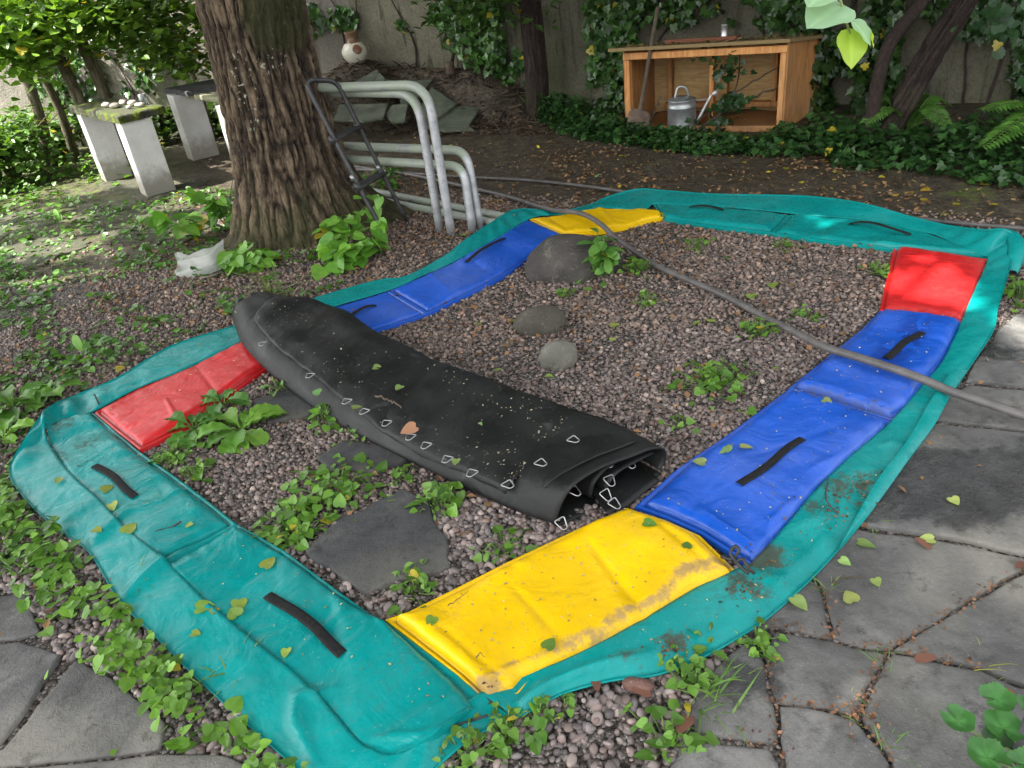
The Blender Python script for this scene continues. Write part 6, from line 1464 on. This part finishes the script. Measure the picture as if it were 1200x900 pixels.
for (p, s) in BRL:
    o = obj('dead_leaf', flat_leaf(p, .028, s, np.array((.16, .07, .045)) * rng.uniform(.7, 1.2), None, OVAL), LITM); tag(o, 'brown curled dead leaf on the stones near the bottom right', 'leaf', 'brown dead leaves')
o = obj('dead_leaf', flat_leaf((487,500), .15, .06, (.32, .16, .09), None, HEART), LITM); tag(o, 'reddish dead leaf lying on the black mat', 'leaf')
# twigs one can see
for pts, r_, lab in [([(440,464,.145),(455,468,.15),(470,478,.15)], .005, 'pale broken twig lying on the black mat'), ([(975,683,.02),(990,677,.025),(1012,676,.02)], .003, 'thin curved twig on the flagstone near the green skirt'), ([(525,710,.07),(540,700,.07),(549,692,.07)], .0015, 'tiny forked twig on the yellow pad'), ([(558,771,.07),(562,765,.075),(568,770,.07)], .0015, 'small bent twig on the lower part of the yellow pad'),
                      ([(660,425-45,.02),(657,395,.02),(655,402,.02)], .003, 'reddish twig between the two stones'), ([(880,363,.02),(905,355,.02)], .003, 'thin twig on the gravel near the hose'), ([(845,425,.02),(890,440,.02)], .003, 'thin twig beside the spreading weed')]:
    stick([G(*q) for q in pts], r_, lab, n=5, cat='twig')
# tiny chips and litter over pads, mat and joints
def litter():
    m = M()
    def sc(pts_fn, k, size, a, b, z):
        P = pts_fn(k); P = np.column_stack([P[:, :2], np.full(len(P), z) if np.isscalar(z) else z(P)]); n = len(P); leaves(m, P, rdir(n, .02), rnorm(n, .25), size * (.4 + 1.2 * rng.random(n)), SIMP, greens(n, a, b))
    def inp(poly):
        Q = GP(poly)
        def f(k):
            P = Q.min(0) + (Q.max(0) - Q.min(0)) * rng.random((k, 3)); return P[inpoly(P[:, 0], P[:, 1], Q)]
        return f
    matp = [(320,385),(420,470),(600,560),(700,510),(600,462),(450,400),(350,362)]
    top = M()
    # brown chips in the flagstone joints
    for line in [[(966,700),(976,752)],[(976,752),(1042,766)],[(1042,766),(1130,712),(1200,670)],[(1042,766),(1030,783),(1010,832)],[(1010,832),(1003,843)],[(903,777),(905,820),(914,872),(921,900)],[(906,826),(967,836),(1003,843)],[(1003,843),(1020,864),(1047,897)],[(850,868),(907,875)],[(1047,766),(1087,773),(1147,788)],[(907,738),(976,752)]]:
        L_ = lin([G(*p) for p in line], 200); k = int(42 * np.linalg.norm(L_[-1] - L_[0]) / .2); P = L_[rng.integers(0, 200, k)] + .010 * rng.standard_normal((k, 3)); P[:, 2] = .012 + .014 * rng.random(k)
        leaves(m, P, rdir(k, .05), rnorm(k, .4), .005 + .011 * rng.random(k), SIMP, greens(k, (.07, .032, .018), (.24, .13, .07)))
    P = G(1003, 842) + .022 * rng.standard_normal((60, 3)) * (1.5, 1, 0); P[:, 2] = .02; leaves(m, P, rdir(60, .05), rnorm(60, .4), .005 + .010 * rng.random(60), SIMP, greens(60, (.09, .04, .02), (.28, .16, .08)))
    # dry leaves on the gravel, denser at the trunk and behind
    n = 13000; x = rng.uniform(-2.8, 2.6, n); y = rng.uniform(1.6, 6.5, n); w = sm(2.2, 5.2, y) * .8 + .15; ok = rng.random(n) < w * sm(.40, .58, fbm(x * 3, y * 3, 21)); x, y = x[ok], y[ok]
    P = np.column_stack([x, y, H(x, y) + .016]); k = len(P); ringm = np.zeros(k, bool)
    for q in ([(450,727),(575,815),(660,780),(868,675),(733,598)], [(750,594),(868,670),(1040,510),(1185,280),(1050,292),(1034,362),(925,452)], [(300,420),(655,615),(765,535),(440,385),(320,365)], [(108,480),(60,490),(20,553),(300,850),(570,812),(446,722)]): ringm |= inpoly(x, y, GP(q))
    P = P[~ringm]; k = len(P); leaves(m, P, rdir(k, .05), rnorm(k, .4), .014 + .03 * rng.random(k), SIMP, greens(k, (.10, .05, .025), (.30, .17, .08)))
    # litter on dark soil at the back
    n = 3600; x = rng.uniform(-1.2, 4.2, n); y = rng.uniform(3.6, 8.2, n); s = ((x + 1) * 2.5 + (y - 5.9) * 3.8) / 4.55; ok = (s > .0) & (s < 2.6); x, y = x[ok], y[ok]; k = len(x)
    P = np.column_stack([x, y, H(x, y) + .008]); leaves(m, P, rdir(k, .03), rnorm(k, .3), .015 + .035 * rng.random(k), SIMP, greens(k, (.07, .04, .018), (.24, .16, .07), .025))
    for (px, py, r, k) in [(890,655,.06,130),(872,690,.06,140),(955,600,.10,170),(1010,570,.09,140),(787,757,.035,90),(738,775,.03,50),(985,580,.08,110),(60,508,.05,50),(100,545,.04,30),(570,812,.02,40),(960,463,.05,60),(1010,478,.05,60)]:
        c = G(px, py, .04); k = k // 2; P = c + r * .55 * rng.standard_normal((k, 3)) * (1, .8, 0); P[:, 2] = np.where(np.abs(P[:, 0]) < 9, .036, 0); sz_ = surf(P); dd = np.array([((PV[:, :2] - q[:2])**2).sum(1).min() for q in P]); P[:, 2] = np.where(dd < .0004, sz_ + .003, .036)
        leaves(m, P, rdir(k, .05), rnorm(k, .3), .004 + .010 * rng.random(k)**1.5, SIMP, greens(k, (.03, .018, .008), (.16, .09, .04)))
    # crumbs on pads
    n = 420
    for poly, z, k in (([(60,520),(200,640),(440,850),(540,840),(450,735),(270,620),(115,495)], .062, 260), ([(460,728),(570,805),(860,672),(735,600)], .07, 160), ([(760,590),(880,655),(1040,500),(1120,380),(1040,370),(930,460)], .072, 260), ([(120,485),(165,518),(300,432),(275,405)], .07, 120), ([(640,825),(860,740),(980,640),(1060,540),(1000,560),(880,680),(760,740)], .035, 160)):
        P = inp(poly)(k * 3)[:k]; n = len(P); P[:, 2] = z if z < .04 else surf(P) + .003; leaves(m, P, rdir(n, 0), rnorm(n, .12), .004 + .008 * rng.random(n)**2, SIMP, greens(n, (.12, .11, .04), (.5, .46, .24)))
    o = obj('leaf_litter', m, LITM, origin=(0, 3, 0), smooth=False); o['kind'] = 'stuff'; o['label'] = 'small dry leaf bits scattered over soil, joints and pads'
litter()
def mat_litter():
    # flecks lying on the mat top, set on its surface
    m = M(); k = 420; cj = rng.integers(0, 100, 14); ci = rng.integers(1, 25, 14); w_ = rng.integers(0, 14, k); loose = rng.random(k) < .35; j = np.where(loose, rng.integers(0, 100, k), np.clip(cj[w_] + 5 * rng.standard_normal(k), 0, 99)).astype(int); i = np.where(loose, rng.integers(1, 25, k), np.clip(ci[w_] + 2.2 * rng.standard_normal(k), 1, 24)).astype(int); P = T0[j, i] + (0, 0, .006); P[:, :2] += .01 * rng.standard_normal((k, 2))
    leaves(m, P, rdir(k, 0), rnorm(k, .1), .004 + .010 * rng.random(k)**2, SIMP, greens(k, (.10, .09, .05), (.42, .38, .26)))
    o = obj('leaf_litter', m, LITM, origin=(-.4, 3, .15), smooth=False); o['kind'] = 'stuff'; o['label'] = 'pale flecks and bits on top of the black mat'
mat_litter()
